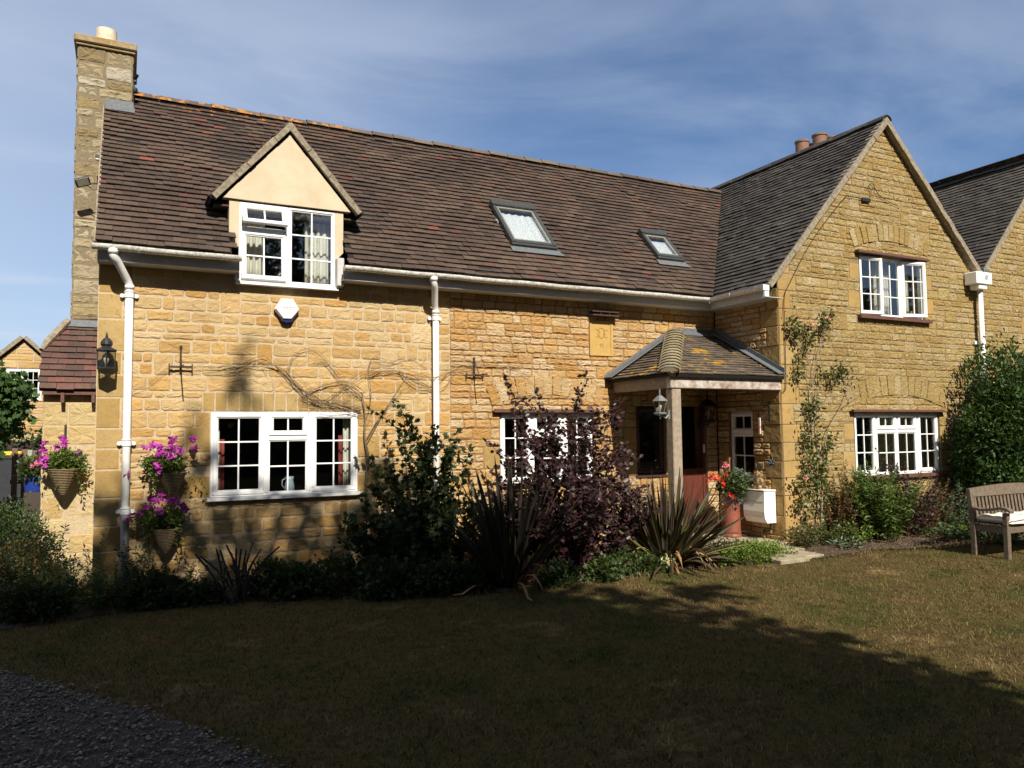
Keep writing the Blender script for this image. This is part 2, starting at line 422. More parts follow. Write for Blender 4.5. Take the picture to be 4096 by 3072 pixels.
# ------------------------------------------------------------------ masonry & tiles
def sheet(mb, u0, u1, v0, v1, holes, hp, n=-.012, reveal=.22, outer=True):
    us = sorted({u0, u1, *[h[0] for h in holes if u0 < h[0] < u1], *[h[2] for h in holes if u0 < h[2] < u1]})
    vs = sorted({v0, v1, *[h[1] for h in holes if v0 < h[1] < v1], *[h[3] for h in holes if v0 < h[3] < v1]})
    for i in range(len(us)-1):
        for j in range(len(vs)-1):
            cu = (us[i]+us[i+1])/2; cv = (vs[j]+vs[j+1])/2
            if any(h[0] < cu < h[2] and h[1] < cv < h[3] for h in holes): continue
            p = clip([(us[i],vs[j]),(us[i+1],vs[j]),(us[i+1],vs[j+1]),(us[i],vs[j+1])], hp)
            if len(p) > 2:
                mb.add([(a,b,n) for a,b in p], [tuple(range(len(p)))])
                mb.add([(a,b,n-.28) for a,b in p], [tuple(range(len(p)))[::-1]])
    for h in holes:
        a,b,c,d = h[:4]
        for q in (((a,b),(a,d)),((a,d),(c,d)),((c,d),(c,b)),((c,b),(a,b))):
            (x1,y1),(x2,y2) = q
            mb.add([(x1,y1,0),(x2,y2,0),(x2,y2,-.29),(x1,y1,-.29)], [(0,1,2,3)])

def stone(mb, poly, rg, d=.018, rough=.006, inset=.009, base=-.013, jit=.003):
    if abs(area(poly)) < .0012: return
    pts = []
    k = len(poly)
    if jit > .002:
        np_ = []
        for i in range(k):
            p = poly[i]; o = poly[i-1]; q = poly[(i+1)%k]
            for e in (o, q):
                L = math.hypot(e[0]-p[0], e[1]-p[1]) or 1; c = min(rg.uniform(.008,.024), L*.3)
                np_.append((p[0]+(e[0]-p[0])/L*c, p[1]+(e[1]-p[1])/L*c))
        poly = np_; k = len(poly)
    for i in range(k):
        p = poly[i]; q = poly[(i+1)%k]; L = math.hypot(q[0]-p[0], q[1]-p[1])
        if L < .004: continue
        m = max(1, min(5, int(L/.06)))
        for t in range(m):
            f = t/m
            pts.append((p[0]+(q[0]-p[0])*f+rg.uniform(-jit,jit), p[1]+(q[1]-p[1])*f+rg.uniform(-jit,jit)))
    n = len(pts)
    if n < 3: return
    cx = sum(p[0] for p in pts)/n; cy = sum(p[1] for p in pts)/n
    def ins(p, a):
        L = math.hypot(cx-p[0], cy-p[1]) or 1
        # move toward centre separately on each axis so that thin stones keep their shape
        sx = -a if p[0] > cx else a; sy = -a if p[1] > cy else a
        return (p[0]+(sx if abs(p[0]-cx) > a*1.5 else 0)*1.0, p[1]+(sy if abs(p[1]-cy) > a*1.5 else 0)*1.0)
    d *= rg.uniform(.6, 1.3)
    vs = [(p[0],p[1],base) for p in pts]
    r1 = [ins(p, inset*.35) for p in pts]; r2 = [ins(p, inset*1.2) for p in pts]; r3 = [((p[0]*.55+cx*.45),(p[1]*.55+cy*.45)) for p in pts]
    vs += [(p[0],p[1],base+d*.7) for p in r1]
    vs += [(p[0],p[1],base+d+rg.uniform(-rough,rough)*.5) for p in r2]
    vs += [(p[0],p[1],base+d+rg.uniform(-rough,rough)+rough*.4) for p in r3]
    vs.append((cx,cy,base+d+rg.uniform(-rough,rough)))
    fs = []
    for r_ in range(3):
        for i in range(n):
            j = (i+1)%n
            fs.append((r_*n+i, r_*n+j, (r_+1)*n+j, (r_+1)*n+i))
    for i in range(n): fs.append((3*n+i, 3*n+(i+1)%n, 4*n))
    mb.rnd = rg.random()
    mb.add(vs, fs)

def ashlar(mb, u0, u1, v0, v1, holes, hp=(), ch=(.075,.15), cw=(.14,.42), seed=1, joint=.011, quoins=(), mstone=0, mq=2, jumper=.12, d=.018, rough=.006, jit=.003):
    rg = random.Random(seed)
    mb.mi = mq
    for q in quoins:
        p = clip([(q[0]+joint/2,q[1]+joint/2),(q[2]-joint/2,q[1]+joint/2),(q[2]-joint/2,q[3]-joint/2),(q[0]+joint/2,q[3]-joint/2)], hp)
        if len(p) > 2: stone(mb, p, rg, d*.8, rough*.25, .006, jit=.001)
    holes = [h[:4] for h in holes] + [q[:4] for q in quoins]
    bp = sorted({v0, v1, *[h[1] for h in holes if v0+.05 < h[1] < v1-.05], *[h[3] for h in holes if v0+.05 < h[3] < v1-.05]})
    # merge close break points
    b2 = [bp[0]]
    for b in bp[1:]:
        if b - b2[-1] > .055: b2.append(b)
    b2[-1] = v1
    rows = []
    for a, b in zip(b2, b2[1:]):
        v = a
        while v < b-1e-6:
            h = rg.uniform(*ch)
            if b-v-h < ch[0]: h = b-v if b-v < ch[1]*1.25 else (b-v)/2
            rows.append((v, v+h)); v += h
    taken = []
    for i in range(len(rows)-1):
        n = int((u1-u0)*jumper/.3*rg.uniform(.5,1.5))
        for _ in range(n):
            w = rg.uniform(.14,.32); x = rg.uniform(u0+.05,u1-w-.05); r_ = (x, rows[i][0], x+w, rows[i+1][1])
            if r_[3]-r_[1] > .27: continue
            if any(x-.1 < h[2] and x+w+.1 > h[0] and r_[1] < h[3]-.001 and r_[3] > h[1]+.001 for h in holes+taken): continue
            taken.append(r_)
    mb.mi = mstone
    for q in taken:
        p = clip([(q[0]+joint/2,q[1]+joint/2),(q[2]-joint/2,q[1]+joint/2),(q[2]-joint/2,q[3]-joint/2),(q[0]+joint/2,q[3]-joint/2)], hp)
        if len(p) > 2: stone(mb, p, rg, d, rough, jit=jit)
    for a, b in rows:
        iv = [(u0, u1)]
        for h in holes+taken:
            if h[1] < b-.02 and h[3] > a+.02:
                nv = []
                for s_, e_ in iv:
                    if h[2] <= s_ or h[0] >= e_: nv.append((s_, e_)); continue
                    if h[0] > s_: nv.append((s_, h[0]))
                    if h[2] < e_: nv.append((h[2], e_))
                iv = nv
        for s_, e_ in iv:
            x = s_
            while x < e_-1e-6:
                w = rg.uniform(*cw) * (1 if (b-a) > .1 else rg.uniform(.8,1.2))
                if e_-x-w < cw[0]*.8: w = e_-x if e_-x < cw[1]*1.3 else (e_-x)/2
                q = [(x+joint/2,a+joint/2),(x+w-joint/2,a+joint/2),(x+w-joint/2,b-joint/2),(x+joint/2,b-joint/2)]
                p = clip(q, hp)
                if len(p) > 2: stone(mb, p, rg, d, rough, jit=jit)
                x += w
def quoin_col(u, v0, v1, side, big=.34, small=.2, h=(.2,.3), seed=3):
    rg = random.Random(seed); v = v0; k = 0; out = []
    while v < v1-.05:
        hh = min(rg.uniform(*h), v1-v)
        if v1-v-hh < .1: hh = v1-v
        w = big if k%2 == 0 else small
        out.append((u, v, u+w, v+hh) if side > 0 else (u-w, v, u, v+hh)); v += hh; k += 1
    return out
def voussoirs(mb, cx, vtop, span, rise, depth, n, base=0, mi=2, seed=5):
    # segmental relieving arch over an opening, centre line cx, springing at vtop
    rg = random.Random(seed); mb.mi = mi
    Rr = (span*span/4+rise*rise)/(2*rise); cy = vtop+rise-Rr; a = math.asin(min(1,span/2/Rr))
    for i in range(n):
        a0 = -a+2*a*i/n+.006/Rr; a1 = -a+2*a*(i+1)/n-.006/Rr
        p = [(cx+Rr*math.sin(a0),cy+Rr*math.cos(a0)),(cx+Rr*math.sin(a1),cy+Rr*math.cos(a1)),
             (cx+(Rr+depth)*math.sin(a1),cy+(Rr+depth)*math.cos(a1)),(cx+(Rr+depth)*math.sin(a0),cy+(Rr+depth)*math.cos(a0))]
        stone(mb, p, rg, .022, .002, .003, base=-.012, jit=.0018)

def tiles(mb, u0, u1, v0, v1, hp=(), gauge=.1, w=.165, skip=None, seed=2, wav=.0, lift=.0):
    rg = random.Random(seed); row = 0; v = v0
    while v < v1:
        u = u0-(w/2 if row%2 else 0)-rg.uniform(0,.01)
        while u < u1:
            ue = u+w-rg.uniform(.002,.006)
            if not (skip and skip((u+ue)/2, v+gauge/2)):
                dv = rg.uniform(-.004,.004)-(.014 if rg.random() < .02 else 0)
                p = clip([(u,v+dv),(ue,v+dv+rg.uniform(-.002,.002)),(ue,v+gauge+.02),(u,v+gauge+.02)], hp)
                if len(p) > 2 and area(p) > .0004:
                    h0 = .034+rg.uniform(-.002,.005)+(.006 if rg.random() < .05 else 0)+wav*noise.noise(Vector((u*1.3,v*2,seed)))
                    k = len(p)
                    top = [(a,b,h0+lift-(b-v)*.2) for a,b in p]; bot = [(a,b,h0+lift-.015-(b-v)*.2) for a,b in p]
                    mb.rnd = rg.random()
                    mb.add(top+bot, [tuple(range(k))]+[((i+1)%k,i,k+i,k+(i+1)%k) for i in range(k)])
            u += w
        v += gauge; row += 1
def panel(mb, u0, u1, v0, v1, hp=(), n=.0, th=.03):
    p = clip([(u0,v0),(u1,v0),(u1,v1),(u0,v1)], hp)
    if len(p) > 2: mb.prism(p, n-th, n)

# ------------------------------------------------------------------ window
def window(house, M, u0, v0, u1, v1, cells, nf=-.03, sill=True, tint=None, fw=.032, name='window', fmat=None, label=None):
    fmat = fmat or PVC
    f = MB(M); 
    def border(mb, a, b, c, d, w, n0, n1, bv=.006):
        mb.bbox((a,b,n0),(c,b+w,n1),bv); mb.bbox((a,d-w,n0),(c,d,n1),bv)
        mb.bbox((a,b+w,n0),(a+w,d-w,n1),bv); mb.bbox((c-w,b+w,n0),(c,d-w,n1),bv)
    for c in cells:
        a,b,cc,d = c['r']; border(f, a,b,cc,d, fw, nf-.06, nf)
    if sill:
        f.prism([(u0-.03,v0-.035),(u1+.03,v0-.035),(u1+.03,v0),(u0-.03,v0)], nf-.06, nf+.07)
    win = f.build(name, fmat, house)
    if label: win['label'] = label
    for c in cells:
        a,b,cc,d = [c['r'][i]+(fw if i < 2 else -fw)*.8 for i in range(4)]
        A = M
        ow = c.get('open')
        if ow:
            hinge, ang = ow
            if hinge == 'top': A = M @ Matrix.Translation((0,d,nf)) @ Matrix.Rotation(-ang,4,'X') @ Matrix.Translation((0,-d,-nf))
            if hinge == 'right': A = M @ Matrix.Translation((cc,0,nf)) @ Matrix.Rotation(ang,4,'Y') @ Matrix.Translation((-cc,0,-nf))
            if hinge == 'left': A = M @ Matrix.Translation((a,0,nf)) @ Matrix.Rotation(-ang,4,'Y') @ Matrix.Translation((-a,0,-nf))
        if c.get('sash', True):
            s_ = MB(A); border(s_, a,b,cc,d, .046, nf-.035, nf+.016, .008); border(s_, a+.046,b+.046,cc-.046,d-.046, .012, nf-.03, nf+.004, .004)
            s_.build('sash', fmat, win); w = .056
        else:
            w = .012; s_ = MB(A); border(s_, a,b,cc,d, .02, nf-.05, nf-.012, .004); s_.build('bead', fmat, win)
        a,b,cc,d = a+w,b+w,cc-w,d-w
        g = MB(A); g.box((a-.004,b-.004,nf-.024),(cc+.004,d+.004,nf-.018)); g.build('pane', GLASS, win)
        nx, ny = c.get('nx',2), c.get('ny',3)
        if nx > 1 or ny > 1:
            gb = MB(A)
            for i in range(1,nx):
                x = a+(cc-a)*i/nx; gb.bbox((x-.009,b,nf-.030),(x+.009,d,nf-.010),.003)
            for j in range(1,ny):
                y = b+(d-b)*j/ny
                for i in range(nx):
                    xa = a+(cc-a)*i/nx+(.009 if i else 0); xb = a+(cc-a)*(i+1)/nx-(.009 if i < nx-1 else 0)
                    gb.bbox((xa,y-.009,nf-.0295),(xb,y+.009,nf-.0105),.003)
            gb.build('glazing_bar', fmat, win)
    return win
def curtain(win, M, u0, u1, v0, v1, n, mat=None, folds=6, amp=.02, name='curtain'):
    c = MB(M); k = folds*8; vs = []; fs = []
    for j in range(5):
        v = v0+(v1-v0)*j/4
        for i in range(k+1):
            t = i/k
            sq = 1-.12*math.sin(math.pi*j/4)*0
            vs.append((u0+(u1-u0)*t*sq, v, n+amp*math.sin(t*folds*2*math.pi)+.004*math.sin(t*37)))
    for j in range(4):
        for i in range(k): fs.append((j*(k+1)+i, j*(k+1)+i+1, (j+1)*(k+1)+i+1, (j+1)*(k+1)+i))
    c.add(vs, fs); o = c.build(name, mat or CURT, win, smooth=True)
    so = o.modifiers.new('thick', 'SOLIDIFY'); so.thickness = .004
    return o
def textmesh(name, txt, size, M, mat, parent=None, depth=.001, align='CENTER', spacing=1.0):
    cu = bpy.data.curves.new(name, 'FONT'); cu.body = txt; cu.size = size; cu.align_x = align; cu.align_y = 'CENTER'; cu.extrude = depth
    cu.space_character = spacing; cu.resolution_u = 2
    t = bpy.data.objects.new(name+'_tmp', cu); col.objects.link(t)
    dg = bpy.context.evaluated_depsgraph_get(); me = bpy.data.meshes.new_from_object(t.evaluated_get(dg))
    bpy.data.objects.remove(t); me.materials.clear(); me.materials.append(mat); me.transform(M)
    return link(name, me, parent)

# ------------------------------------------------------------------ ground
def gh(x, y):
    t = min(1, max(0, (x-2)/6)); h = .17*t*t*(3-2*t)
    if x > 8.6: h += 0
    if y > 2: h += .03*(y-2)*min(1, max(0, (1.0-x)/1.5)) if x < 1 else 0
    return h
def gz(x, y): return gh(x,y)+.012*noise.noise(Vector((x*.7,y*.7,0)))
def in_poly(x, y, poly):
    c = False; j = len(poly)-1
    for i in range(len(poly)):
        xi, yi = poly[i]; xj, yj = poly[j]
        if (yi > y) != (yj > y) and x < (xj-xi)*(y-yi)/(yj-yi)+xi: c = not c
        j = i
    return c
BEDEDGE = [(-3.5,-1.05),(-2,-.95),(-1.0,-.75),(.04,-.5),(1.26,-.58),(2.4,-1.1),(3.7,-1.72),(4.6,-1.95),(5.3,-2.0),(6.3,-2.05),(6.9,-2.15),(7.2,-2.35)]
BEDEDGE2 = [(7.75,-2.5),(8.4,-2.42),(9.0,-2.32),(9.5,-2.5),(10.4,-2.6),(11.5,-2.9),(13,-3.1),(20,-3.2)]
def ground_grid():
    xs = np.concatenate([np.linspace(-60,-6,12,endpoint=False), np.arange(-6,16,.2), np.linspace(16,90,14)])
    ys = np.concatenate([np.linspace(-60,-10,12,endpoint=False), np.arange(-10,4,.2), np.linspace(4,120,18)])
    V = []; F = []
    for y in ys:
        for x in xs: V.append((x, y, gz(x,y)))
    n = len(xs)
    for j in range(len(ys)-1):
        for i in range(n-1): F.append((j*n+i,j*n+i+1,(j+1)*n+i+1,(j+1)*n+i))
    m = MB(); m.v = V; m.f = F; m.m = [0]*len(F); m.r = [.5]*len(V)
    return tag(m.build('lawn', LAWN, smooth=True), kind='structure')
ground_grid()
def flat_poly(name, poly, mat, dz, kind='structure', step=.12, amp=.0, seed=0):
    # a sheet following the ground: dense grid inside polygon
    xs = [p[0] for p in poly]; ys = [p[1] for p in poly]
    m = MB(); x = min(xs)
    idx = {}
    nx = int((max(xs)-min(xs))/step)+1; ny = int((max(ys)-min(ys))/step)+1
    def vid(i,j):
        if (i,j) not in idx:
            X = min(xs)+i*step; Y = min(ys)+j*step
            idx[(i,j)] = len(m.v); m.v.append((X,Y,gz(X,Y)+dz+amp*noise.noise(Vector((X*2.5,Y*2.5,seed)))+amp*.5*noise.noise(Vector((X*8,Y*8,seed))))); m.r.append(.5)
        return idx[(i,j)]
    for i in range(nx):
        for j in range(ny):
            X = min(xs)+(i+.5)*step; Y = min(ys)+(j+.5)*step
            if in_poly(X, Y, poly): m.f.append((vid(i,j),vid(i+1,j),vid(i+1,j+1),vid(i,j+1))); m.m.append(0)
    return tag(m.build(name, mat, smooth=True), kind=kind)
flat_poly('flower_bed', BEDEDGE+[(7.3,-1.6),(7.3,.3),(-3.5,.6)], SOIL, .010, amp=.006, step=.05)
flat_poly('flower_bed', BEDEDGE2+[(20,-1.0),(7.9,-1.0),(7.9,-1.9)], SOIL, .011, amp=.006, seed=3, step=.05)
GR = [(-9,-1.3),(-3,-1.7),(-1.6,-1.95),(-.814,-2.35),(-.4,-2.95),(.057,-3.667),(.372,-4.2),(.705,-4.92),(1.0,-5.7),(1.15,-6.8),(1.2,-9),(1.2,-14),(-9,-14)]
flat_poly('gravel_drive', GR, GRAV, .010, step=.06)
# porch floor and path slabs
pv = MB(); rg = random.Random(4)
slabs = [(6.6,-1.45,7.25,-.72),(7.26,-1.45,7.86,-.72),(7.87,-1.45,8.40,-.72),(6.6,-.71,7.2,-.02),(7.21,-.71,7.8,-.02),(7.81,-.71,8.40,-.02),
         (7.0,-2.0,7.55,-1.46),(7.56,-2.0,8.1,-1.46),(7.12,-2.52,7.62,-2.01),(7.63,-2.42,7.98,-2.01)]
for a,b,c,d in slabs:
    z = gh((a+c)/2,(b+d)/2); pv.rnd = rg.random(); t = rg.uniform(0,.008)
    pv.bbox((a,b,z-.05),(c-.012,d-.012,z+.042+t),.008)
tag(pv.build('path', PAVE), kind='structure')

# pebbles on the drive (uncountable)
def pebbles():
    r = np.random.RandomState(5); n = 26000
    X = r.uniform(-1.9,1.6,n*2); Y = -1.6-(r.uniform(0,1,n*2)**1.3)*6.0
    k = np.array([in_poly(x+r.normal()*.04,y+r.normal()*.04,GR) for x,y in zip(X,Y)])
    X = X[k][:n]; Y = Y[k][:n]; n = len(X)
    O = np.array([(1,0,0),(-1,0,0),(0,1,0),(0,-1,0),(0,0,1),(0,0,-1)],float)
    F = np.array([(0,2,4),(2,1,4),(1,3,4),(3,0,4),(2,0,5),(1,2,5),(3,1,5),(0,3,5)])
    S = .005+.013*r.uniform(0,1,n)**2.2
    V = O[None]*S[:,None,None]*r.uniform(.6,1.3,(n,6,1))*np.array([1,1,.6])
    a = r.uniform(0,6.28,n); c,s = np.cos(a),np.sin(a)
    x = V[:,:,0]*c[:,None]-V[:,:,1]*s[:,None]; y = V[:,:,0]*s[:,None]+V[:,:,1]*c[:,None]
    V = np.stack([x+X[:,None],y+Y[:,None],V[:,:,2]+.02+S[:,None]*.4],-1).reshape(-1,3)
    FI = (np.arange(n)[:,None,None]*6+F[None]).reshape(-1)
    me = bpy.data.meshes.new('gravel'); me.vertices.add(n*6); me.vertices.foreach_set('co',V.ravel())
    me.loops.add(len(FI)); me.loops.foreach_set('vertex_index',FI.astype(np.int32))
    me.polygons.add(n*8); me.polygons.foreach_set('loop_start',np.arange(0,n*24,3,dtype=np.int32)); me.polygons.foreach_set('loop_total',np.full(n*8,3,dtype=np.int32))
    me.materials.append(PEB); at = me.attributes.new('rnd','FLOAT','POINT'); at.data.foreach_set('value',np.repeat(r.uniform(0,1,n),6).astype(np.float32))
    me.update(calc_edges=True)
    tag(link('gravel',me),kind='stuff',cat='gravel',label='loose grey gravel covering the drive at the lower left')
pebbles()
def grass():
    r = np.random.RandomState(9); n = 200000
    # denser close to the camera frustum
    d = 2.2+11.5*r.uniform(0,1,n)**.8; a = r.uniform(R(-13),R(64),n)
    X = d*np.sin(a)*1.02; Y = -9.5+d*np.cos(a)
    keep = np.ones(n,bool)
    bx = [p[0] for p in BEDEDGE+BEDEDGE2]; by = [p[1] for p in BEDEDGE+BEDEDGE2]
    edge = np.interp(X,bx,by)
    keep &= Y < edge+r.normal(size=n)*.03
    keep &= ~((X>7.05)&(X<8.0)&(Y>-2.5))
    ing = np.array([in_poly(x+.03*math.sin(9*y)+.05*noise.noise(Vector((x*4,y*4,1))),y,GR) for x,y in zip(X,Y)])
    keep &= ~ing
    keep &= X > -3
    X = X[keep]; Y = Y[keep]; n = len(X)
    Z = np.array([gh(x,y)+.012*noise.noise(Vector((x*.7,y*.7,0))) for x,y in zip(X,Y)])
    edg = np.interp(X,bx,by); near = np.where(np.abs(edg-Y) < .10,2.2,1.0)*np.where(r.uniform(0,1,n) < .004,2.6,1.0)
    h = near*r.uniform(.010,.030,n)*(1+.8*np.array([max(0,noise.noise(Vector((x*1.7,y*1.7,8)))) for x,y in zip(X,Y)])); w = r.uniform(.0025,.005,n); a = r.uniform(0,6.28,n)
    lean = r.normal(size=(n,2))*.7*h[:,None]
    c,s = np.cos(a)*w,np.sin(a)*w
    V = np.zeros((n,3,3)); V[:,0] = np.stack([X-c,Y-s,Z-.003],1); V[:,1] = np.stack([X+c,Y+s,Z-.003],1); V[:,2] = np.stack([X+lean[:,0],Y+lean[:,1],Z+h],1)
    me = bpy.data.meshes.new('grass'); me.vertices.add(n*3); me.vertices.foreach_set('co',V.ravel())
    me.loops.add(n*3); me.loops.foreach_set('vertex_index',np.arange(n*3,dtype=np.int32))
    me.polygons.add(n); me.polygons.foreach_set('loop_start',np.arange(0,n*3,3,dtype=np.int32)); me.polygons.foreach_set('loop_total',np.full(n,3,dtype=np.int32))
    me.materials.append(BLADE); at = me.attributes.new('rnd','FLOAT','POINT'); at.data.foreach_set('value',np.repeat(r.uniform(0,1,n),3).astype(np.float32))
    me.update(calc_edges=True)
    tag(link('grass',me),kind='stuff',cat='grass',label='short dry yellowed grass of the front lawn')
grass()

# ================================================================== THE COTTAGE
H = empty('stone_cottage', (4.2,0,0), 'honey coloured stone cottage with dormer, porch and projecting right hand gable', 'cottage')
TP = 1.078; CT = math.cos(math.atan(TP)); STP = math.sin(math.atan(TP))
MF = frame((0,0,0),(1,0,0),FZ)                    # main front, plane y=0
W1 = (.89,1.08,2.61,2.075); W2 = (4.59,1.09,6.09,2.065)
PW = (6.86,1.13,7.39,2.165); DR = (7.54,.14,8.20,2.17)
XB = 3.86                                          # straight joint between the newer and older stonework
ZE = 3.86
m = MB(MF)
m.mi = 3
sheet(m, -.28, XB, -.1, ZE, [W1,(1.2,3.6,2.306,4.5)], ())
m.mi = 4
sheet(m, XB, 8.42, -.1, ZE, [W2,PW,DR], ())
qL = quoin_col(-.28,.0,3.82,1,.34,.24,(.22,.36),3)
qB = quoin_col(XB-.36,.3,3.0,1,.34,.24,(.2,.34),8)
q1 = [(2.61,1.5,2.9,1.78),(2.61,1.08,2.82,1.3),(.62,1.6,.89,1.9),(.55,1.08,.89,1.34)]
lint1 = [(.80+i*.134,2.075,.80+(i+1)*.134,2.30) for i in range(14)]
ashlar(m, -.28, XB, 0, ZE, [W1,(1.05,3.58,2.42,4.5)], ch=(.075,.155), cw=(.13,.40), seed=11, quoins=qL+q1+lint1, mstone=0, joint=.018, jumper=.16, d=.009, rough=.004, jit=.006)
q2 = [(6.09,1.09,6.35,1.42),(6.09,1.65,6.33,1.9),(4.34,1.3,4.59,1.6),(6.6,1.13,6.86,1.4),(6.62,1.6,6.86,1.85),(7.39,1.3,7.54,1.7)]
plaq = (6.05,2.90,6.46,3.42)
ashlar(m, XB, 8.42, .0, ZE, [W2,PW,DR,plaq], ch=(.07,.125), cw=(.11,.32), seed=23, quoins=q2, mstone=1, joint=.011, jumper=.14, d=.015, rough=.007, jit=.006)
voussoirs(m, 5.34, 2.16, 1.75, .16, .26, 13, mi=1)
# end wall (left gable) and back wall
m.M = ID; m.mi = 3
m.box((-.27,.02,-.1),(-.02,4.26,3.9))
g = clip([(0,3.9),(4.3,3.9),(4.3,7),(0,7)], [(-TP,1,4.14),(TP,1,4.14+TP*2*2.13)])
m.M = frame((-.02,0,0),(0,1,0),FZ); m.prism(g, -.25, 0)
m.M = ID; m.box((-.02,4.1,-.1),(8.4,4.26,3.9))
m.build('wall', [ST_L,ST_R,ST_Q,MORT_L,MORT_R], H)

# wing side wall (faces left), opening for narrow window
MS = frame((8.42,0,0),(0,-1,0),FZ)
SW = (.26,1.07,.775,2.08)
m = MB(MS); m.mi = 1
sheet(m, 0, 1.35, -.1, 3.86, [SW], ())
qs = quoin_col(1.35,.0,3.85,-1,.36,.24,(.24,.31),12)
ashlar(m, 0.01, 1.335, 0, 3.86, [SW], ch=(.07,.12), cw=(.12,.30), seed=31, quoins=[(a,b,min(c,1.335),d) for a,b,c,d in qs]+[(.775,.8,1.0,1.07),(.12,1.07,.26,1.6)], mstone=0, joint=.010, d=.024, rough=.009, jit=.004)
m.build('wall', [ST_R,MORT_R,ST_Q], H)

# wing front gable
YW = -1.35; XL = 8.42; XA = 10.81; ZA = 6.66
MG = frame((0,YW,0),(1,0,0),FZ)
hpG = [(-TP,1,ZA-TP*XA),(1.0,.96,13.18*1.0+.96*4.45)]
TR_ = 1.005
hpG = [(-TP,1,ZA-.03-TP*XA),(TR_,1,ZA-.03+TR_*XA)]
GU = (10.155,3.55,11.665,4.51); GL = (9.91,1.07,11.92,2.045)
m = MB(MG); m.mi = 1
sheet(m, XL, 13.12, -.1, 6.8, [GU,GL], hpG)
qg = quoin_col(XL+.004,.0,4.2,1,.36,.24,(.24,.31),12)
qv = []
for w in (GU,GL):
    qv += [(w[0]-.26,w[1]+.1,w[0],w[1]+.38),(w[0]-.22,w[1]+.55,w[0],w[1]+.8),(w[2],w[1]+.1,w[2]+.24,w[1]+.36),(w[2],w[1]+.5,w[2]+.22,w[1]+.75)]
ashlar(m, XL+.005, 13.115, 0, 6.66, [GU,GL], hp=hpG, ch=(.068,.12), cw=(.12,.38), seed=41, quoins=qg+qv, mstone=0, joint=.009, jumper=.10, d=.012, rough=.006, jit=.006)
voussoirs(m, 10.91, 4.60, 1.75, .17, .27, 15, seed=6, mi=0)
voussoirs(m, 10.92, 2.12, 2.25, .20, .30, 15, seed=9, mi=0)
m.M = ID; m.mi = 1
m.box((XL+.02,4.5,-.1),(13.2,4.7,4))
m.build('wall', [ST_G,MORT_G,ST_Q], H)

# ---------------------------------------------------------------- main roof
VE0 = 0.0
EY, EZ = -.33, 3.85
MR = frame((0,EY,EZ),(1,0,0),(0,CT,STP))      # v=0 at lower eave
RY = 2.13
VR = (RY-EY)/CT                                 # ridge distance along slope
XV = 8.10                                          # valley foot
valley = (1, -CT, XV+.0)                            # u - CT*v <= XV
DX = 1.745; DP = 1.137
def under_dormer(u, v):
    y = EY+v*CT; z = EZ+v*STP
    return abs(u-DX) < .66 and z < 5.50-DP*abs(u-DX)+.0 and z < 5.4
def vel(u, v):
    return (4.95 < u < 5.54 and .84 < v < 1.84) or (7.55 < u < 7.92 and .90 < v < 1.58)
m = MB(MR); m.mi = 0
skip = lambda u,v: under_dormer(u,v) or vel(u,v) or (u < .03 and v > 3.22) or (1.05 < u < 2.43 and v < .62)
tiles(m, -.31, 10.7, 0, VR, [valley,(-1,0,.31)], skip=skip, seed=5, wav=.016, gauge=.107, w=.17)
m.mi = 1
for a,b,c,d in ((-.30,1.06,0,VR),(1.06,2.43,1.8,VR),(2.43,4.87,0,VR),(4.87,5.62,0,.80),(4.87,5.62,1.90,VR),(5.62,7.47,0,VR),(7.47,8.01,0,.86),(7.47,8.01,1.62,VR),(8.01,11,0,VR)):
    panel(m,a,b,c,d,[valley],.012)
# rear slope
m.M = frame((0,2*RY-EY,EZ),(-1,0,0),(0,-CT,STP)); m.mi = 1
panel(m,-10.9,.31,0,VR,(),.03,.05)
ROOF = m.build('roof', [TILE,DECK], H)
# verge mortar on left gable edge
m = MB(MR); m.box((-.325,.0,-.03),(-.295,VR-.05,.02)); m.build('verge', MORTV, ROOF)
# ridge tiles
def ridge(parent, p0, p1, mat, r=.105, L=.33, drop=.045, seed=1, name='ridge_tiles'):
    rg = random.Random(seed)
    p0 = Vector(p0); p1 = Vector(p1); d = (p1-p0); T = d.length; d.normalize(); s_ = Vector((0,0,1)).cross(d).normalized()
    m = MB(); n = int(T/L)
    for i in range(n):
        m.rnd = rg.random(); dz = rg.uniform(-.008,.008)
        a = p0+d*(i*T/n); b = p0+d*((i+1)*T/n-.006)
        vs = []; K = 9
        for q, rr in ((a,r*1.03),(b,r*.97)):
            for o in (0,-.014):
                for k in range(K):
                    an = math.pi*(k/(K-1))*.86+math.pi*.07
                    vs.append(tuple(q+s_*math.cos(an)*(rr+o)+Vector((0,0,1))*(math.sin(an)*(rr+o)-drop+dz)))
        fs = []
        for k in range(K-1):
            fs += [(k,k+1,2*K+k+1,2*K+k),(K+k,3*K+k,3*K+k+1,K+k+1),(k,K+k,K+k+1,k+1),(2*K+k,2*K+k+1,3*K+k+1,3*K+k)]
        m.add(vs, fs, raw=True)
        # bedding mortar lump between tiles
    return m.build(name, mat, parent)
RZ = EZ+VR*STP
ridge(ROOF, (.02,RY,RZ+.0), (10.50,RY,RZ+.0), RIDGE, seed=4)

# ---------------------------------------------------------------- wing roof
YV = -1.44
# left slope: z = 3.87 + TP (x-8.25)
X0 = 8.10; Z0 = 3.81
ML = frame((X0,YV,Z0),(0,-1,0),(CT,0,STP))
VW = (XA-X0)/CT
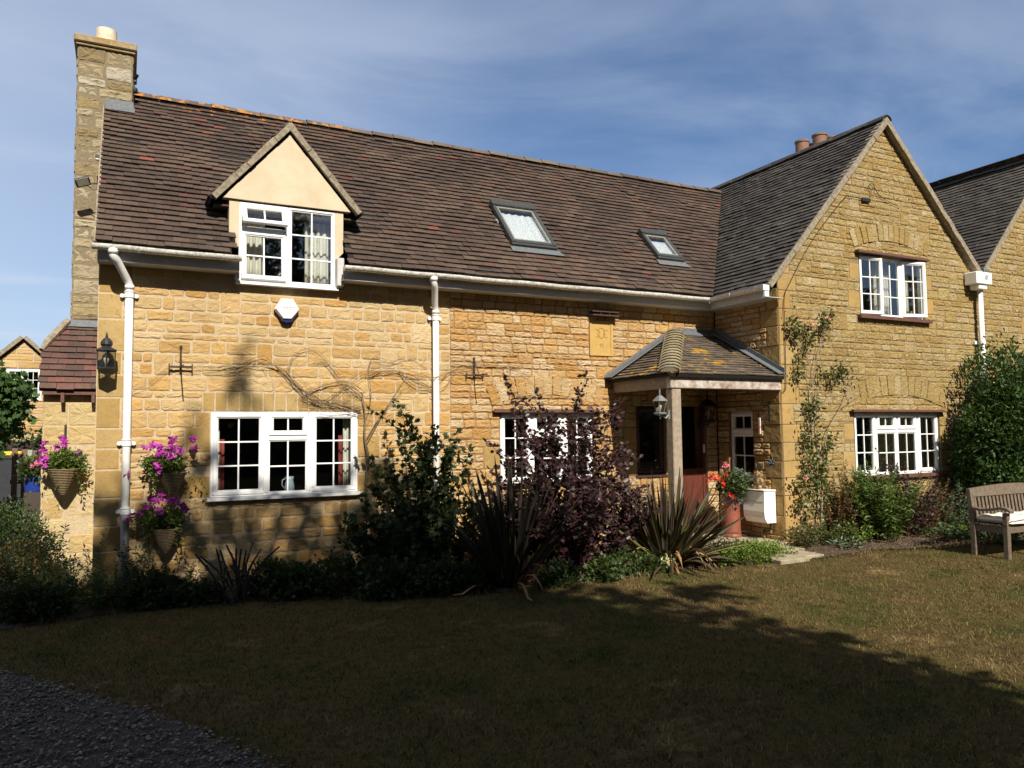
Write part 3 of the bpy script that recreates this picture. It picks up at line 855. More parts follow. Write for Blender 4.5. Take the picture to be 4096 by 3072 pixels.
# coordinates: u = -(y-YV) => y = YV-u ; region y from YV to valley (y+.2 <= x-8.22 side) => keep points with y < x-8.42.. front of valley or beyond main ridge
m = MB(ML); m.mi = 0
def skw(u, v):
    y = YV-u; x = X0+v*CT
    return (y-EY > x-XV+.02) and y < 2.2
tiles(m, -6.2, 0, 0, VW, [(1,0,0)], skip=skw, seed=8, wav=.008)
m.mi = 1
hpv = (-1, -CT, YV*-1*-1)  # placeholder
poly = [(0,0),(0,VW),(YV-EY-(XA-XV),VW),(YV-EY,0)]
m.prism([(p[0],p[1]) for p in poly][::1] if area(poly) > 0 else poly[::-1], -.03, .010)
m.prism([(YV-2.2,VW),(YV-2.2,VW-.2),(YV-4.8,VW-.8),(YV-4.8,VW)][::-1], -.03, .010)
# right slope
CR_, SR_ = math.cos(math.atan(TR_)), math.sin(math.atan(TR_)); WZ = Z0+VW*STP
x1 = 13.10; z1 = WZ-TR_*(x1-XA); VW2 = (x1-XA)/CR_
m.M = frame((x1,YV,z1),(0,1,0),(-CR_,0,SR_)); m.mi = 0
tiles(m, 0, 6.2, 0, VW2, [(-1,0,0)], seed=9)
m.mi = 1; panel(m, 0, 6.2, 0, VW2, (), .01)
WR = m.build('roof', [TILE2,DECK], H)
ridge(WR, (XA,YV-.02,WZ), (XA,4.8,WZ), TILE2, seed=14)
# verge boards / pointed mortar undercloak along gable
def verge(parent, xl, zl, xa, za, xr, zr, y, name='verge', mat=None, w=.05, dep=.10):
    m = MB()
    for (xa_,za_),(xb_,zb_) in (((xl,zl),(xa,za)),((xr,zr),(xa,za))):
        a = Vector((xa_,0,za_)); b = Vector((xb_,0,zb_)); d = (b-a).normalized(); up = Vector((-d.z,0,d.x)); up = up if up.z > 0 else -up
        N = 16
        for i in range(N):
            p = a+(b-a)*i/N; q = a+(b-a)*(i+1)/N
            o = rng.uniform(-.006,.006)
            vs = []
            for e in (p,q):
                for yy in (y-.012+o,y+dep):
                    for h in (-.075,.014):
                        vs.append(tuple(e+up*h+Vector((0,yy,0))))
            m.add(vs, [(0,1,3,2),(4,6,7,5),(0,4,5,1),(2,3,7,6),(1,5,7,3),(0,2,6,4)], raw=True)
    return m.build(name, mat or MORTV, parent)
verge(WR, X0+.05,Z0+.05, XA,WZ+.02, 13.08,z1+.02, YV, dep=.11)

# ---------------------------------------------------------------- neighbouring gable on the right
NB = empty('neighbouring_house', (15.4,-1.35,0), 'neighbouring stone house gable with dark tiled roof cut by the right edge', 'house')
NA = 15.34; NXL = 13.06; NZ0 = 4.40; NZA = NZ0+TP*(NA-NXL)
m = MB(MG); m.mi = 1
hpN = [(-TP,1,NZA-.05-TP*NA),(TP,1,NZA-.05+TP*NA)]
NW = (14.62,3.35,15.9,4.5)
sheet(m, 13.12, 17.6, -.1, NZA, [NW], hpN)
ashlar(m, 13.122, 17.5, .0, NZA, [NW], hp=hpN, ch=(.068,.12), cw=(.12,.38), seed=51, mstone=0, joint=.009, jumper=.1, d=.012, rough=.006, jit=.006,
       quoins=[(NW[0]-.3,NW[1]+.1,NW[0],NW[1]+.4),(NW[0]-.22,NW[1]+.6,NW[0],NW[1]+.9)])
m.M = ID; m.box((17.5,-1.3,-.1),(17.75,5,4.4))
m.build('wall', [ST_G,MORT_G,ST_Q], NB)
ML2 = frame((NXL-.06,YV,NZ0-.06),(0,-1,0),(CT,0,STP)); VN = (NA-NXL+.06)/CT
m = MB(ML2); m.mi = 0
tiles(m, -7, 0, 0, VN, [(1,0,0)], seed=18)
m.mi = 1; panel(m, -7, 0, 0, VN, (), .01)
m.M = frame((NA+(NA-NXL)+.06,YV,NZ0-.06),(0,1,0),(-CT,0,STP)); m.mi = 0
tiles(m, 0, 7, 0, VN, [(-1,0,0)], seed=19, w=.33, gauge=.2); m.mi = 1; panel(m, 0, 7, 0, VN, (), .01)
NR = m.build('roof', [TILE2,DECK], NB)
ridge(NR, (NA,YV-.02,NZ0-.06+VN*STP), (NA,5.5,NZ0-.06+VN*STP), TILE2, seed=15)
verge(NR, NXL-.03,NZ0-.03, NA,NZ0-.05+VN*STP, 2*NA-NXL,NZ0-.03, YV, dep=.11)
window(NB, MG, *NW, [dict(r=NW,nx=2,ny=3)], nf=-.04)

# lead valley + hopper + its downpipe
hp_ = MB()
hp_.bbox((12.72,-1.58,4.20),(13.14,-1.36,4.41),.012)
hp_.bbox((12.82,-1.55,4.12),(13.04,-1.38,4.20),.01)
HOP = hp_.build('rainwater_hopper', WHITE, H)
em = MB(frame((12.98,-1.584,4.32),(1,0,0),FZ))
em.tube([(math.cos(a)*.034,math.sin(a)*.034,.0) for a in np.linspace(.3,5.9,14)], .005, 5)
em.tube([(-.02,-.012,.0),(0,.0,.0),(.02,-.012,.0)], .005, 5); em.tube([(0,0,0),(0,.022,0)], .005, 5)
em.build('emblem', TEXTG, HOP)
ld = MB(); ld.quad((13.02,-1.46,4.50),(13.28,-1.46,4.46),(13.28,.6,4.48),(13.02,.6,4.52)); ld.box((13.1,-1.47,4.40),(13.26,-1.40,4.50)); ld.build('valley_flashing', LEAD, H)
p = MB(); p.tube([(12.99,-1.45,4.14),(12.99,-1.45,.15)], .043, 14); dp = p.build('downpipe', PIPE, H, smooth=True)
for z in (3.2,1.8):
    c = MB(); c.tube([(12.99,-1.45,z),(12.99,-1.45,z+.06)], .052, 14); c.bbox((12.91,-1.38,z),(13.07,-1.355,z+.06)); c.build('pipe_clip', PVC, dp)

# terrace chimney behind the gable, four terracotta pots
m = MB(); m.mi = 1; m.box((11.95,1.42,4.3),(13.6,2.15,7.0)); m.mi = 0
m.M = frame((11.95,1.42,0),(1,0,0),FZ); ashlar(m, 0, 1.65, 4.6, 7.0, [], seed=61, ch=(.09,.14), cw=(.2,.4), mstone=0)
m.M = ID; m.mi = 2; m.bbox((11.90,1.36,7.0),(13.66,2.21,7.08),.01)
CH2 = m.build('chimney', [ST_C,MORT_L,ST_Q], H)
for (x, y, zt_), rr in (((12.296,1.620,7.670),.135),((12.882,1.920,7.794),.11),((12.808,1.620,7.892),.145),((13.485,1.920,8.051),.135)):
    h = zt_-7.2; p = MB(); p.lathe([(rr*1.12,7.06),(rr*1.05,7.12),(rr,7.15),(rr*.96,7.2+h-.04),(rr*1.07,7.2+h-.035),(rr*1.07,7.2+h),(rr*.85,7.2+h),(rr*.8,7.2+h-.2)], (x,y,0), 22, cap=False)
    p.build('chimney_pot', TERR, CH2, smooth=False)

# ---------------------------------------------------------------- left chimney stack + breast
m = MB(); m.mi = 1; m.box((-.630,1.80,2.2),(.016,2.48,6.94))
SMF = frame((0,1.80,0),(1,0,0),FZ)
m.M = SMF; m.mi = 0
qc = [(-.637,7.08-.13-i*.32-.0,-.30,7.08-i*.32) for i in range(0)]
ashlar(m, -.634, .020, 3.2, 6.94, [], seed=71, ch=(.11,.21), cw=(.17,.36), mstone=0, joint=.016, jumper=.14, d=.017, rough=.008, jit=.006)
m.M = frame((-.634,0,0),(0,-1,0),FZ); ashlar(m, -2.48, -1.80, 3.2, 6.94, [], seed=72, ch=(.11,.21), cw=(.17,.36), mstone=0)
m.M = frame((.020,0,0),(0,1,0),FZ); ashlar(m, 1.80, 2.48, 6.0, 6.94, [], seed=73, ch=(.11,.21), cw=(.17,.36), mstone=0)
CH = m.build('chimney', [ST_C,MORT_C], H)
m = MB(); m.bbox((-.68,1.735,6.96),(.066,2.545,7.06),.014); m.bbox((-.655,1.765,6.925),(.043,2.515,6.96),.006); m.build('chimney_cap', simple('lichened_slab',(.30,.26,.17),.9,.5,14,.5,c2=(.26,.15,.04)), CH)
m = MB(); m.lathe([(.145,7.06),(.130,7.085),(.128,7.10),(.130,7.345),(.118,7.35),(.112,7.34),(.108,7.07)], (-.315,2.14,0), 36, cap=False); m.build('chimney_pot', CREAMP, CH, smooth=False)
# lead apron and soaker where the stack meets the tiles
m = MB(MR); m.prism([(-.30,3.02),(.05,3.02),(.05,3.16),(-.30,3.16)], .035, .042); m.build('flashing', LEAD, CH)
m = MB(); m.box((-.30,1.788,6.14),(.035,1.796,6.27)); m.build('flashing', LEAD, CH)
# breast with tiled shoulder
m = MB(); m.mi = 1; m.box((-.86,1.16,-.1),(-.28,3.0,2.36))
side = [(1.16,2.36),(1.80,2.36),(1.80,3.22)]
m.M = frame((-.64,0,0),(0,1,0),FZ); m.prism(side, 0, .34)
m.mi = 0; m.M = frame((0,1.16,0),(1,0,0),FZ)
ashlar(m, -.865, -.27, 0, 2.34, [], seed=81, ch=(.12,.30), cw=(.2,.42), mstone=0, joint=.010, jumper=0, d=.016, rough=.006)
m.M = frame((-.865,0,0),(0,-1,0),FZ); ashlar(m, -3.0, -1.16, 0, 2.34, [], seed=82, ch=(.1,.24), cw=(.2,.5), mstone=0, jumper=0)
BR = m.build('chimney_breast', [ST_B,MORT_L], H)
a = math.atan2(.94,.74)
MSH = frame((0,1.05,2.35),(1,0,0),(0,math.cos(a),math.sin(a)))
m = MB(MSH)
hs = [(-1,0,.90),(-.8,1,1.36+.8*.62-.0)]
m.mi = 0; tiles(m, -.90, -.30, 0, 1.16, [(-1,0,.92),(1,0,-.30),(-1,.62,.64+.62*1.14)], seed=21, gauge=.1, w=.18)
m.mi = 1; panel(m, -.90, -.28, 0, 1.32, [(-1,.62,.64+.62*1.14)], .012)
m.mi = 2
for k in range(11): m.box((-.315,.02+k*.1,.02),(-.27,.11+k*.1,.05+.012*(k%3)))
m.tube([(-.915,.62,.03),(-.86,.76,.04),(-.75,.96,.05),(-.66,1.12,.06)], [.03,.045,.045,.04], 7)
m.build('shoulder_roof', [TILE4,DECK,MORTV], BR)
m = MB(); m.prism([(0,0)]*0+[(-.67,3.20),(-.27,3.20),(-.27,3.33),(-.63,3.33)], 0, .01) if False else None
m.M = frame((0,1.79,0),(1,0,0),FZ); m.prism([(-.69,3.15),(-.28,3.15),(-.28,3.28),(-.64,3.28)], -.005, .012)
m.M = MSH; m.prism([(-.68,1.04),(-.29,1.04),(-.29,1.16),(-.66,1.16)], .035, .045); m.build('flashing', LEAD, BR)
m = MB()
for x in (-.66,-.34): m.bbox((x-.02,1.03,2.20),(x+.02,1.15,2.32),.004)
m.box((-.87,1.06,2.30),(-.28,1.15,2.335)); m.build('rafter_end', LINT, BR)

# ---------------------------------------------------------------- eaves: gutters, fascia, soffit
def gutter(pts, parent, r=.055, clips=None, name='gutter'):
    a, b = Vector(pts[0]), Vector(pts[1]); d = (b-a).normalized(); s_ = d.cross(Vector((0,0,1))).normalized()
    m = MB(); K = 12; N = max(2,int((b-a).length/.3)); vs = []
    for i in range(N+1):
        c = a+(b-a)*i/N+Vector((0,0,.004*math.sin(i*1.7)))
        for rr in (r,r-.006):
            for k in range(K+1):
                an = math.pi+math.pi*k/K
                vs.append(tuple(c+s_*math.cos(an)*rr+Vector((0,0,1))*math.sin(an)*rr*1.05))
    S = 2*(K+1); fs = []
    for i in range(N):
        for k in range(K):
            fs.append((i*S+k,i*S+k+1,(i+1)*S+k+1,(i+1)*S+k)); fs.append((i*S+K+1+k,(i+1)*S+K+1+k,(i+1)*S+K+2+k,i*S+K+2+k))
        fs.append((i*S,(i+1)*S,(i+1)*S+K+1,i*S+K+1)); fs.append((i*S+K,i*S+2*K+1,(i+1)*S+2*K+1,(i+1)*S+K))
    m.add(vs, fs, raw=True)
    for e in (0,N):
        fv = [tuple(range(e*S,e*S+K+1))]; m.f += [list(fv[0])]; m.m.append(0)
    L = (b-a).length; k = .45
    while k < L:
        c = a+d*k
        m.tube([tuple(c+s_*math.cos(an)*(r+.004)+Vector((0,0,1))*math.sin(an)*(r+.004)*1.05) for an in np.linspace(math.pi,2*math.pi,9)], .007, 4)
        k += .9
    return m.build(name, GUT, parent, smooth=False)
gutter([(-.34,-.33,3.835),(1.165,-.33,3.832)], H)
gutter([(2.35,-.33,3.832),(8.10,-.33,3.825)], H)
gutter([(8.055,-.36,3.825),(8.055,-1.47,3.82)], H)
m = MB(); m.box((-.29,-.245,3.685),(1.155,-.225,3.84)); m.box((-.29,-.225,3.685),(1.155,-.0,3.70)); m.build('fascia', FASC, H)
m = MB(); m.box((2.36,-.245,3.68),(8.20,-.225,3.84)); m.box((2.36,-.225,3.68),(8.42,-.0,3.695)); m.build('fascia', FASC, H)
m = MB(); m.box((8.13,-1.45,3.67),(8.15,-.247,3.83)); m.box((8.152,-1.45,3.67),(8.42,-.226,3.679)); m.build('fascia', FASC, H)
m = MB(); m.bbox((8.02,-1.50,3.66),(8.10,-1.455,3.74),.006); m.bbox((8.00,-1.495,3.75),(8.115,-1.472,3.835),.006); m.build('gutter_bracket', PVC, H)

def downpipe(x, ztop, zsw, y0=-.33, y1=-.07, dx=.10, r=.041, clips=(), foot=.1, label=None):
    p = MB(); zt = ztop
    p.tube([(x,y0,zt),(x,y0,zt-.06),(x+.02*dx/.1,y0+.03,zt-.10),(x+.8*dx,y1-.03,zsw+.07),(x+dx,y1,zsw+.0),(x+dx,y1,zsw-.12)], [r*1.02]*6, 16)
    p.tube([(x,y0,zt+.01),(x,y0,zt-.045)], r*1.25, 16); p.tube([(x+dx,y1,zsw+.0),(x+dx,y1,zsw-.04)], r*1.2, 16)
    p.tube([(x+dx,y1,zsw-.05),(x+dx,y1,foot)], r, 16)
    o = p.build('downpipe', PIPE, H, smooth=True)
    if label: o['label'] = label
    for z in clips:
        c = MB(); c.tube([(x+dx,y1,z-.028),(x+dx,y1,z+.028)], r*1.22, 16); c.tube([(x+dx,y1,z+.034),(x+dx,y1,z+.044)], r*1.32, 16)
        c.bbox((x+dx-.072,y1+.04,z-.020),(x+dx+.072,y1+.058,z+.020),.008)
        for s_ in (-1,1): c.tube([(x+dx+s_*.072,y1+.035,z),(x+dx+s_*.072,y1+.066,z)], .022, 12)
        c.build('pipe_clip', PVC, o)
downpipe(-.14, 3.79, 3.46, dx=.165, clips=(3.35,1.72,.98))
downpipe(3.506, 3.78, 3.40, dx=.125, clips=(3.3,1.62), y1=-.07)

# ---------------------------------------------------------------- dormer
m = MB(); m.mi = 0
zt = 4.60
# pediment (triangular render panel, slightly proud)
m.M = frame((0,-.02,0),(1,0,0),FZ)
m.prism([(DX-.76,zt-.015),(DX+.755,zt-.015),(DX,5.46)], -.08, .03)
# jamb posts rendered
m.prism([(1.06,4.06),(1.172,4.02),(1.172,4.575),(1.06,4.575)], -.12, .0)
m.prism([(2.312,3.95),(2.415,4.06),(2.415,4.575),(2.312,4.575)], -.12, .0)
# cheeks following roof slope
m.M = frame((1.062,0,0),(0,1,0),FZ); ck = [(-.01,3.99),(.60,4.64),(-.01,4.64)]; m.prism([(.10,4.10),(.62,4.66),(.10,4.66)][::-1][::-1], 0, .10)
m.M = frame((2.313,0,0),(0,1,0),FZ); m.prism([(.10,4.10),(.62,4.66),(.10,4.66)], 0, .10)
DM = m.build('dormer', [RENDER], H)
hd = math.atan(DP); hc, hs_ = math.cos(hd), math.sin(hd); DZ = 5.585; HW = .90
m = MB()
# left slope (rises +x): u=-y
m.M = frame((DX-HW,-.075,DZ-DP*HW),(0,-1,0),(hc,0,hs_)); m.mi = 0
VD = HW/hc
# clip: behind, stop where main roof rises above: y <= (z-4.05)/TP
def skd(u, v):
    y = -.075-u; z = DZ-DP*HW+v*hs_
    return y > (z-4.19)/TP+.04
tiles(m, -1.55, 0, 0, VD, [(1,0,0)], skip=skd, seed=25)
m.mi = 1; m.prism([(0,0),(0,VD),(-1.40,VD),(-.42,0)], -.02, .01)
m.M = frame((DX+HW,-.075,DZ-DP*HW),(0,1,0),(-hc,0,hs_)); m.mi = 0
def skd2(u, v):
    y = -.075+u; z = DZ-DP*HW+v*hs_
    return y > (z-4.19)/TP+.04
tiles(m, 0, 1.55, 0, VD, [(-1,0,0)], skip=skd2, seed=26)
m.mi = 1; m.prism([(0,0),(.42,0),(1.40,VD),(0,VD)], -.02, .01)
DRF = m.build('roof', [TILE,DECK], DM)
ridge(DRF, (DX,-.06,DZ), (DX,1.30,DZ), RIDGE, r=.075, seed=33, drop=.05)
# under the dormer eaves: dark soffit boards
m = MB(); m.box((.90,.02,4.50),(1.06,.34,4.52)); m.build('soffit', SOFF, DM)
m = MB(); m.box((2.415,.02,4.50),(2.58,.34,4.52)); m.build('soffit', SOFF, DM)
m = MB()
for s_ in (-1,1):
    N = 14; a = Vector((DX+s_*(HW-.02),0,DZ-DP*(HW-.02))); b = Vector((DX,0,DZ)); up = Vector((s_*hs_,0,hc))
    for i in range(N):
        p_ = a+(b-a)*i/N; q_ = a+(b-a)*(i+1)/N; o = rng.uniform(-.008,.008)
        vs = []
        for e in (p_,q_):
            for yy in (-.105+o,-.02):
                for h in (-.058,.012+o): vs.append(tuple(e+up*h+Vector((0,yy,0))))
        m.add(vs, [(0,1,3,2),(4,6,7,5),(0,4,5,1),(2,3,7,6),(1,5,7,3),(0,2,6,4)], raw=True)
m.build('verge', MORTV, DM)
# pvc cheek pieces and flat ledge beside the dormer window
m = MB(); m.bbox((2.312,-.14,3.62),(2.40,-.0,3.97),.006); m.build('cheek_board', FASC, DM)
m = MB(); m.bbox((1.13,-.12,3.62),(1.172,-.0,3.80),.006); m.build('cheek_board', FASC, DM)
dz0, dz1 = 3.605, 4.565
ww = window(H, frame((0,-.02,0),(1,0,0),FZ), 1.172, dz0, 2.312, dz1, [
    dict(r=(1.172,4.245,1.742,dz1), nx=2, ny=1, open=('top', R(27))),
    dict(r=(1.172,dz0,1.742,4.245), nx=2, ny=2, open=('top', R(5))),
    dict(r=(1.742,dz0,2.312,dz1), nx=2, ny=3, sash=False)], nf=.0, label='white dormer window with its left vents open')
curtain(ww, frame((0,.22,0),(1,0,0),FZ), 1.22, 1.50, 3.62, 4.50, 0, folds=4)
curtain(ww, frame((0,.20,0),(1,0,0),FZ), 1.98, 2.29, 3.62, 4.46, 0, folds=4)
# interior partition of attic so that the room reads dark
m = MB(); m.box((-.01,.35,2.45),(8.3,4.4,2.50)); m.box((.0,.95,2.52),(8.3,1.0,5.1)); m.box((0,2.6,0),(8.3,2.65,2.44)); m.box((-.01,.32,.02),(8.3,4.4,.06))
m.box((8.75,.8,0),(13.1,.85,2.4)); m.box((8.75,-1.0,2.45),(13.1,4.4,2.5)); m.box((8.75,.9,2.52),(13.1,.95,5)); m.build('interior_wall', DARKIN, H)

# ---------------------------------------------------------------- ground floor windows
def three(w, ms=(.36,.655)):
    a,b,c,d = w; W = c-a; t = b+(d-b)*.685
    return [dict(r=(a,b,a+W*ms[0],d),nx=2,ny=3), dict(r=(a+W*ms[0],t,a+W*ms[1],d),nx=2,ny=1), dict(r=(a+W*ms[0],b,a+W*ms[1],t),nx=2,ny=2,sash=False), dict(r=(a+W*ms[1],b,c,d),nx=2,ny=3)]
w = window(H, MF, *W1, three(W1), nf=-.005, label='wide white casement window at the left of the ground floor')
curtain(w, frame((0,.16,0),(1,0,0),FZ), .93,1.0,1.12,2.0,0,folds=2); curtain(w, frame((0,.16,0),(1,0,0),FZ), 2.46,2.56,1.12,2.0,0,folds=2)
curtain(w, frame((0,.19,0),(1,0,0),FZ), 1.0,1.06,1.12,1.75,0,folds=1,mat=CURTR); curtain(w, frame((0,.19,0),(1,0,0),FZ), 2.41,2.47,1.12,1.78,0,folds=1,mat=CURTR)
jug = MB(); jug.lathe([(.045,0),(.06,.03),(.055,.10),(.042,.15),(.052,.19),(.048,.19),(.038,.15),(.045,.02)],(1.80,.10,1.10),20)
jug.tube([(1.75,.10,1.27),(1.715,.10,1.25),(1.71,.10,1.19),(1.75,.10,1.14)],.007,6)
tag(jug.build('jug', simple('blue_grey_glaze',(.35,.42,.48),.3), smooth=True), 'small pale blue jug standing on the sill inside the left window', 'jug')
w = window(H, MF, *W2, three(W2,(.335,.665)), nf=-.03, sill=False, label='white casement window behind the purple shrub')
m = MB(); m.prism([(4.50,2.068),(6.18,2.068),(6.18,2.10),(4.50,2.10)], -.02, .07); m.prism([(4.54,1.06),(6.14,1.06),(6.14,1.087),(4.54,1.087)], -.02,.05)
m.M = MF; mm = MB(MF); mm.prism([(4.47,2.068),(6.2,2.068),(6.2,2.092),(4.47,2.092)], -.02, .075); mm.prism([(4.50,2.092),(6.17,2.092),(6.17,2.112),(4.50,2.112)], -.02, .055)
mm.build('lintel', LINT, H); mm = MB(MF); mm.prism([(4.54,1.058),(6.14,1.058),(6.14,1.086),(4.54,1.086)], -.02,.05); mm.build('window_sill', LINT, H)
# gable windows
a,b,c,d = GU; W = c-a
w = window(H, MG, *GU, [dict(r=(a,b,a+W*.345,d),open=('left',R(7))), dict(r=(a+W*.345,b,a+W*.66,d),sash=False), dict(r=(a+W*.66,b,c,d),open=('left',R(13)))], nf=-.035, sill=False, label='white upper gable window with its right casement open')
for x0,x1,f in ((10.2,10.4,2),(10.70,11.1,6),(11.35,11.6,3)):
    curtain(w, frame((0,YW+.22,0),(1,0,0),FZ), x0,x1,b+.03,d-.03,0,folds=f)
mm = MB(MG); mm.prism([(a-.10,d+.004),(c+.08,d+.004),(c+.08,d+.03),(a-.10,d+.03)], -.02,.085); mm.prism([(a-.08,d+.03),(c+.06,d+.03),(c+.06,d+.05),(a-.08,d+.05)], -.02,.06)
mm.build('lintel', LINT, H); mm = MB(MG); mm.prism([(a-.08,b-.055),(c+.10,b-.055),(c+.10,b-.004),(a-.08,b-.004)], -.02,.07); mm.build('window_sill', LINT, H)
a,b,c,d = GL; W = c-a; t = b+(d-b)*.70
w = window(H, MG, *GL, [dict(r=(a,b,a+W*.26,d)), dict(r=(a+W*.26,t,a+W*.5,d),nx=2,ny=1), dict(r=(a+W*.5,t,a+W*.74,d),nx=2,ny=1),
     dict(r=(a+W*.26,b,a+W*.5,t),nx=2,ny=2,sash=False), dict(r=(a+W*.5,b,a+W*.74,t),nx=2,ny=2,sash=False), dict(r=(a+W*.74,b,c,d))], nf=-.035, sill=False, label='four light white window low on the right gable')
mm = MB(MG); mm.prism([(a-.10,d+.004),(c+.10,d+.004),(c+.10,d+.022),(a-.10,d+.022)], -.02,.085); mm.prism([(a-.06,d+.022),(c+.06,d+.022),(c+.06,d+.04),(a-.06,d+.04)], -.02,.055)
mm.build('lintel', LINT, H); mm = MB(MG); mm.prism([(a-.06,b-.05),(c+.08,b-.05),(c+.08,b-.004),(a-.06,b-.004)], -.02,.06); mm.build('window_sill', LINT, H)
# narrow porch side window
a,b,c,d = SW; t = b+(d-b)*.66
window(H, MS, *SW, [dict(r=(a,t,c,d),nx=2,ny=1), dict(r=(a,b,c,t),nx=2,ny=2,sash=False)], nf=-.045, label='narrow white window inside the porch')
# dark porch window and stable door
window(H, MF, *PW, [dict(r=PW,nx=1,ny=1)], nf=-.05, sill=True, fmat=simple('dark_stained_frame',(.05,.025,.018),.5,.2,8), label='dark framed single pane window beside the door')
m = MB(MF)
for k in range(5):
    x0 = 7.60+k*.11; m.bbox((x0,.17,-.10),(x0+.108,1.17,-.06),.004)
m.bbox((7.56,1.17,-.11),(8.18,1.20,-.045),.004)
m.bbox((7.545,.16,-.12),(7.60,2.165,-.05),.004); m.bbox((8.15,.16,-.12),(8.195,2.165,-.05),.004)
DO = m.build('door', DOOR, H)
m = MB(frame((7.60,.02,0),(0,1,0),FZ))   # upper leaf swung open into the dark hall
for k in range(5): m.bbox((.06+k*.105,1.205,-.03),(.06+k*.105+.103,2.12,.0),.004)
m.build('upper_leaf', DOOR, DO)
m = MB(MF); m.bbox((8.155,1.44,-.05),(8.185,1.57,-.03),.004); m.bbox((7.66,1.10,-.06),(7.69,1.16,-.035),.003); m.build('door_handle', WHITE, DO)
# ---------------------------------------------------------------- porch
MPF = frame((6.36,-1.43,2.53),(1,0,0),Vector((0,1.43,.77)))
LF = math.hypot(1.43,.77); LL = math.hypot(1.27,.77)
m = MB(MPF); m.mi = 0
# front slope: region right of hip: in plan hip goes (6.36,-1.43)->(7.63,0): u >= 1.27*v/LF
tiles(m, 0, 2.06, 0, LF, [(-1,1.27/LF,0)], seed=44, gauge=.088, w=.15, lift=.004)
m.mi = 1; m.prism([(0,0),(2.05,0),(2.05,LF),(1.27,LF)], -.03, .01)
m.M = frame((6.36,-1.43,2.53),(0,-1,0),(1.27,0,.77)); m.mi = 0
# left slope: u=-(y+1.43) in [-1.43,0]; hip: y+1.43 = 1.43*v/LL -> -u >= 1.43 v/LL
tiles(m, -1.43, 0, 0, LL, [(1,1.43/LL,0)], seed=45, gauge=.088, w=.15, lift=.004)
m.mi = 1; m.prism([(0,0),(-1.43,LL),(-1.43,0)], -.03, .01)
m.build('porch_roof', [TILE3,DECK], H)
# bonnet hip tiles
m = MB(); p0 = Vector((6.38,-1.41,2.56)); p1 = Vector((7.60,-.03,3.32)); N = 15
d = (p1-p0).normalized(); s_ = Vector((d.y,-d.x,0)).normalized(); up = s_.cross(d)
for i in range(N):
    a_ = p0+(p1-p0)*i/N; b_ = p0+(p1-p0)*(i+1.5)/N; vs = []; m.rnd = rng.random(); K = 9
    for q, rr, hh in ((a_,.155,.055),(b_,.125,.02)):
        for o in (0,-.018):
            for k in range(K):
                an = math.pi*k/(K-1); vs.append(tuple(q+s_*math.cos(an)*(rr+o)+up*(math.sin(an)*(rr*.45+o)+hh-.035)))
    fs = []
    for k in range(K-1): fs += [(k,k+1,2*K+k+1,2*K+k),(k,K+k,K+k+1,k+1),(K+k,3*K+k,3*K+k+1,K+k+1)]
    m.add(vs, fs, raw=True)
for q_,r_2 in ((0,.115),(.03,.12)):
    c_ = p0+(p1-p0)*q_+up*.0; m.add([tuple(c_+s_*math.cos(t_)*r_2+up*(math.sin(t_)*r_2*.5+.01)) for t_ in np.linspace(0,math.pi,9)],[tuple(range(9))],raw=True)
m.build('hip_tiles', tilemat('bonnet_tile', [(0,(.36,.31,.20)),(1,(.44,.38,.26))], lichen=(.36,.28,.08), lic_amt=.62), H)
# lead flashings: along main wall slope, top, and wing wall slope
m = MB()
def strip(m, a, b, w, n, th=.012):
    a = Vector(a); b = Vector(b); w = Vector(w); n = Vector(n)*th
    m.add([a,b,b+w,a+w,a+n,b+n,b+w+n,a+w+n], [(0,1,2,3),(7,6,5,4),(0,4,5,1),(1,5,6,2),(2,6,7,3),(3,7,4,0)], raw=True)
strip(m, (6.30,-.002,2.52),(7.60,-.002,3.31),(0,0,.10),(0,-1,0),.014)
strip(m, (7.60,-.002,3.30),(8.40,-.002,3.30),(0,0,.09),(0,-1,0),.014)
strip(m, (6.30,-.002,2.57),(7.60,-.002,3.36),(0,-.17,-.0),(-.5,0,.85),.014)
strip(m, (7.58,-.002,3.335),(8.40,-.002,3.335),(0,-.15,-.075),(0,0,1),.014)
strip(m, (8.40,-1.46,2.52),(8.40,-.02,3.30),(0,0,.14),(-1,0,0),.014)
strip(m, (8.40,-1.46,2.575),(8.40,-.02,3.35),(-.13,0,0),(0,-.45,.9),.014)
m.build('porch_flashing', LEAD, H)
m = MB(); m.bbox((6.43,-1.37,2.355),(8.415,-1.26,2.525),.008); m.build('porch_beam', WOODP, H)
m = MB(); m.bbox((6.44,-1.255,2.36),(6.55,-.01,2.52),.008); m.build('porch_beam', WOOD, H)
m = MB(); m.box((6.56,-1.25,2.50),(8.40,-.02,2.515)); m.build('porch_ceiling', simple('porch_board',(.07,.045,.03),.8,.3,10), H)
m = MB(); m.bbox((6.465,-1.355,.14),(6.615,-1.21,2.353),.012); m.build('porch_post', WOOD, H)

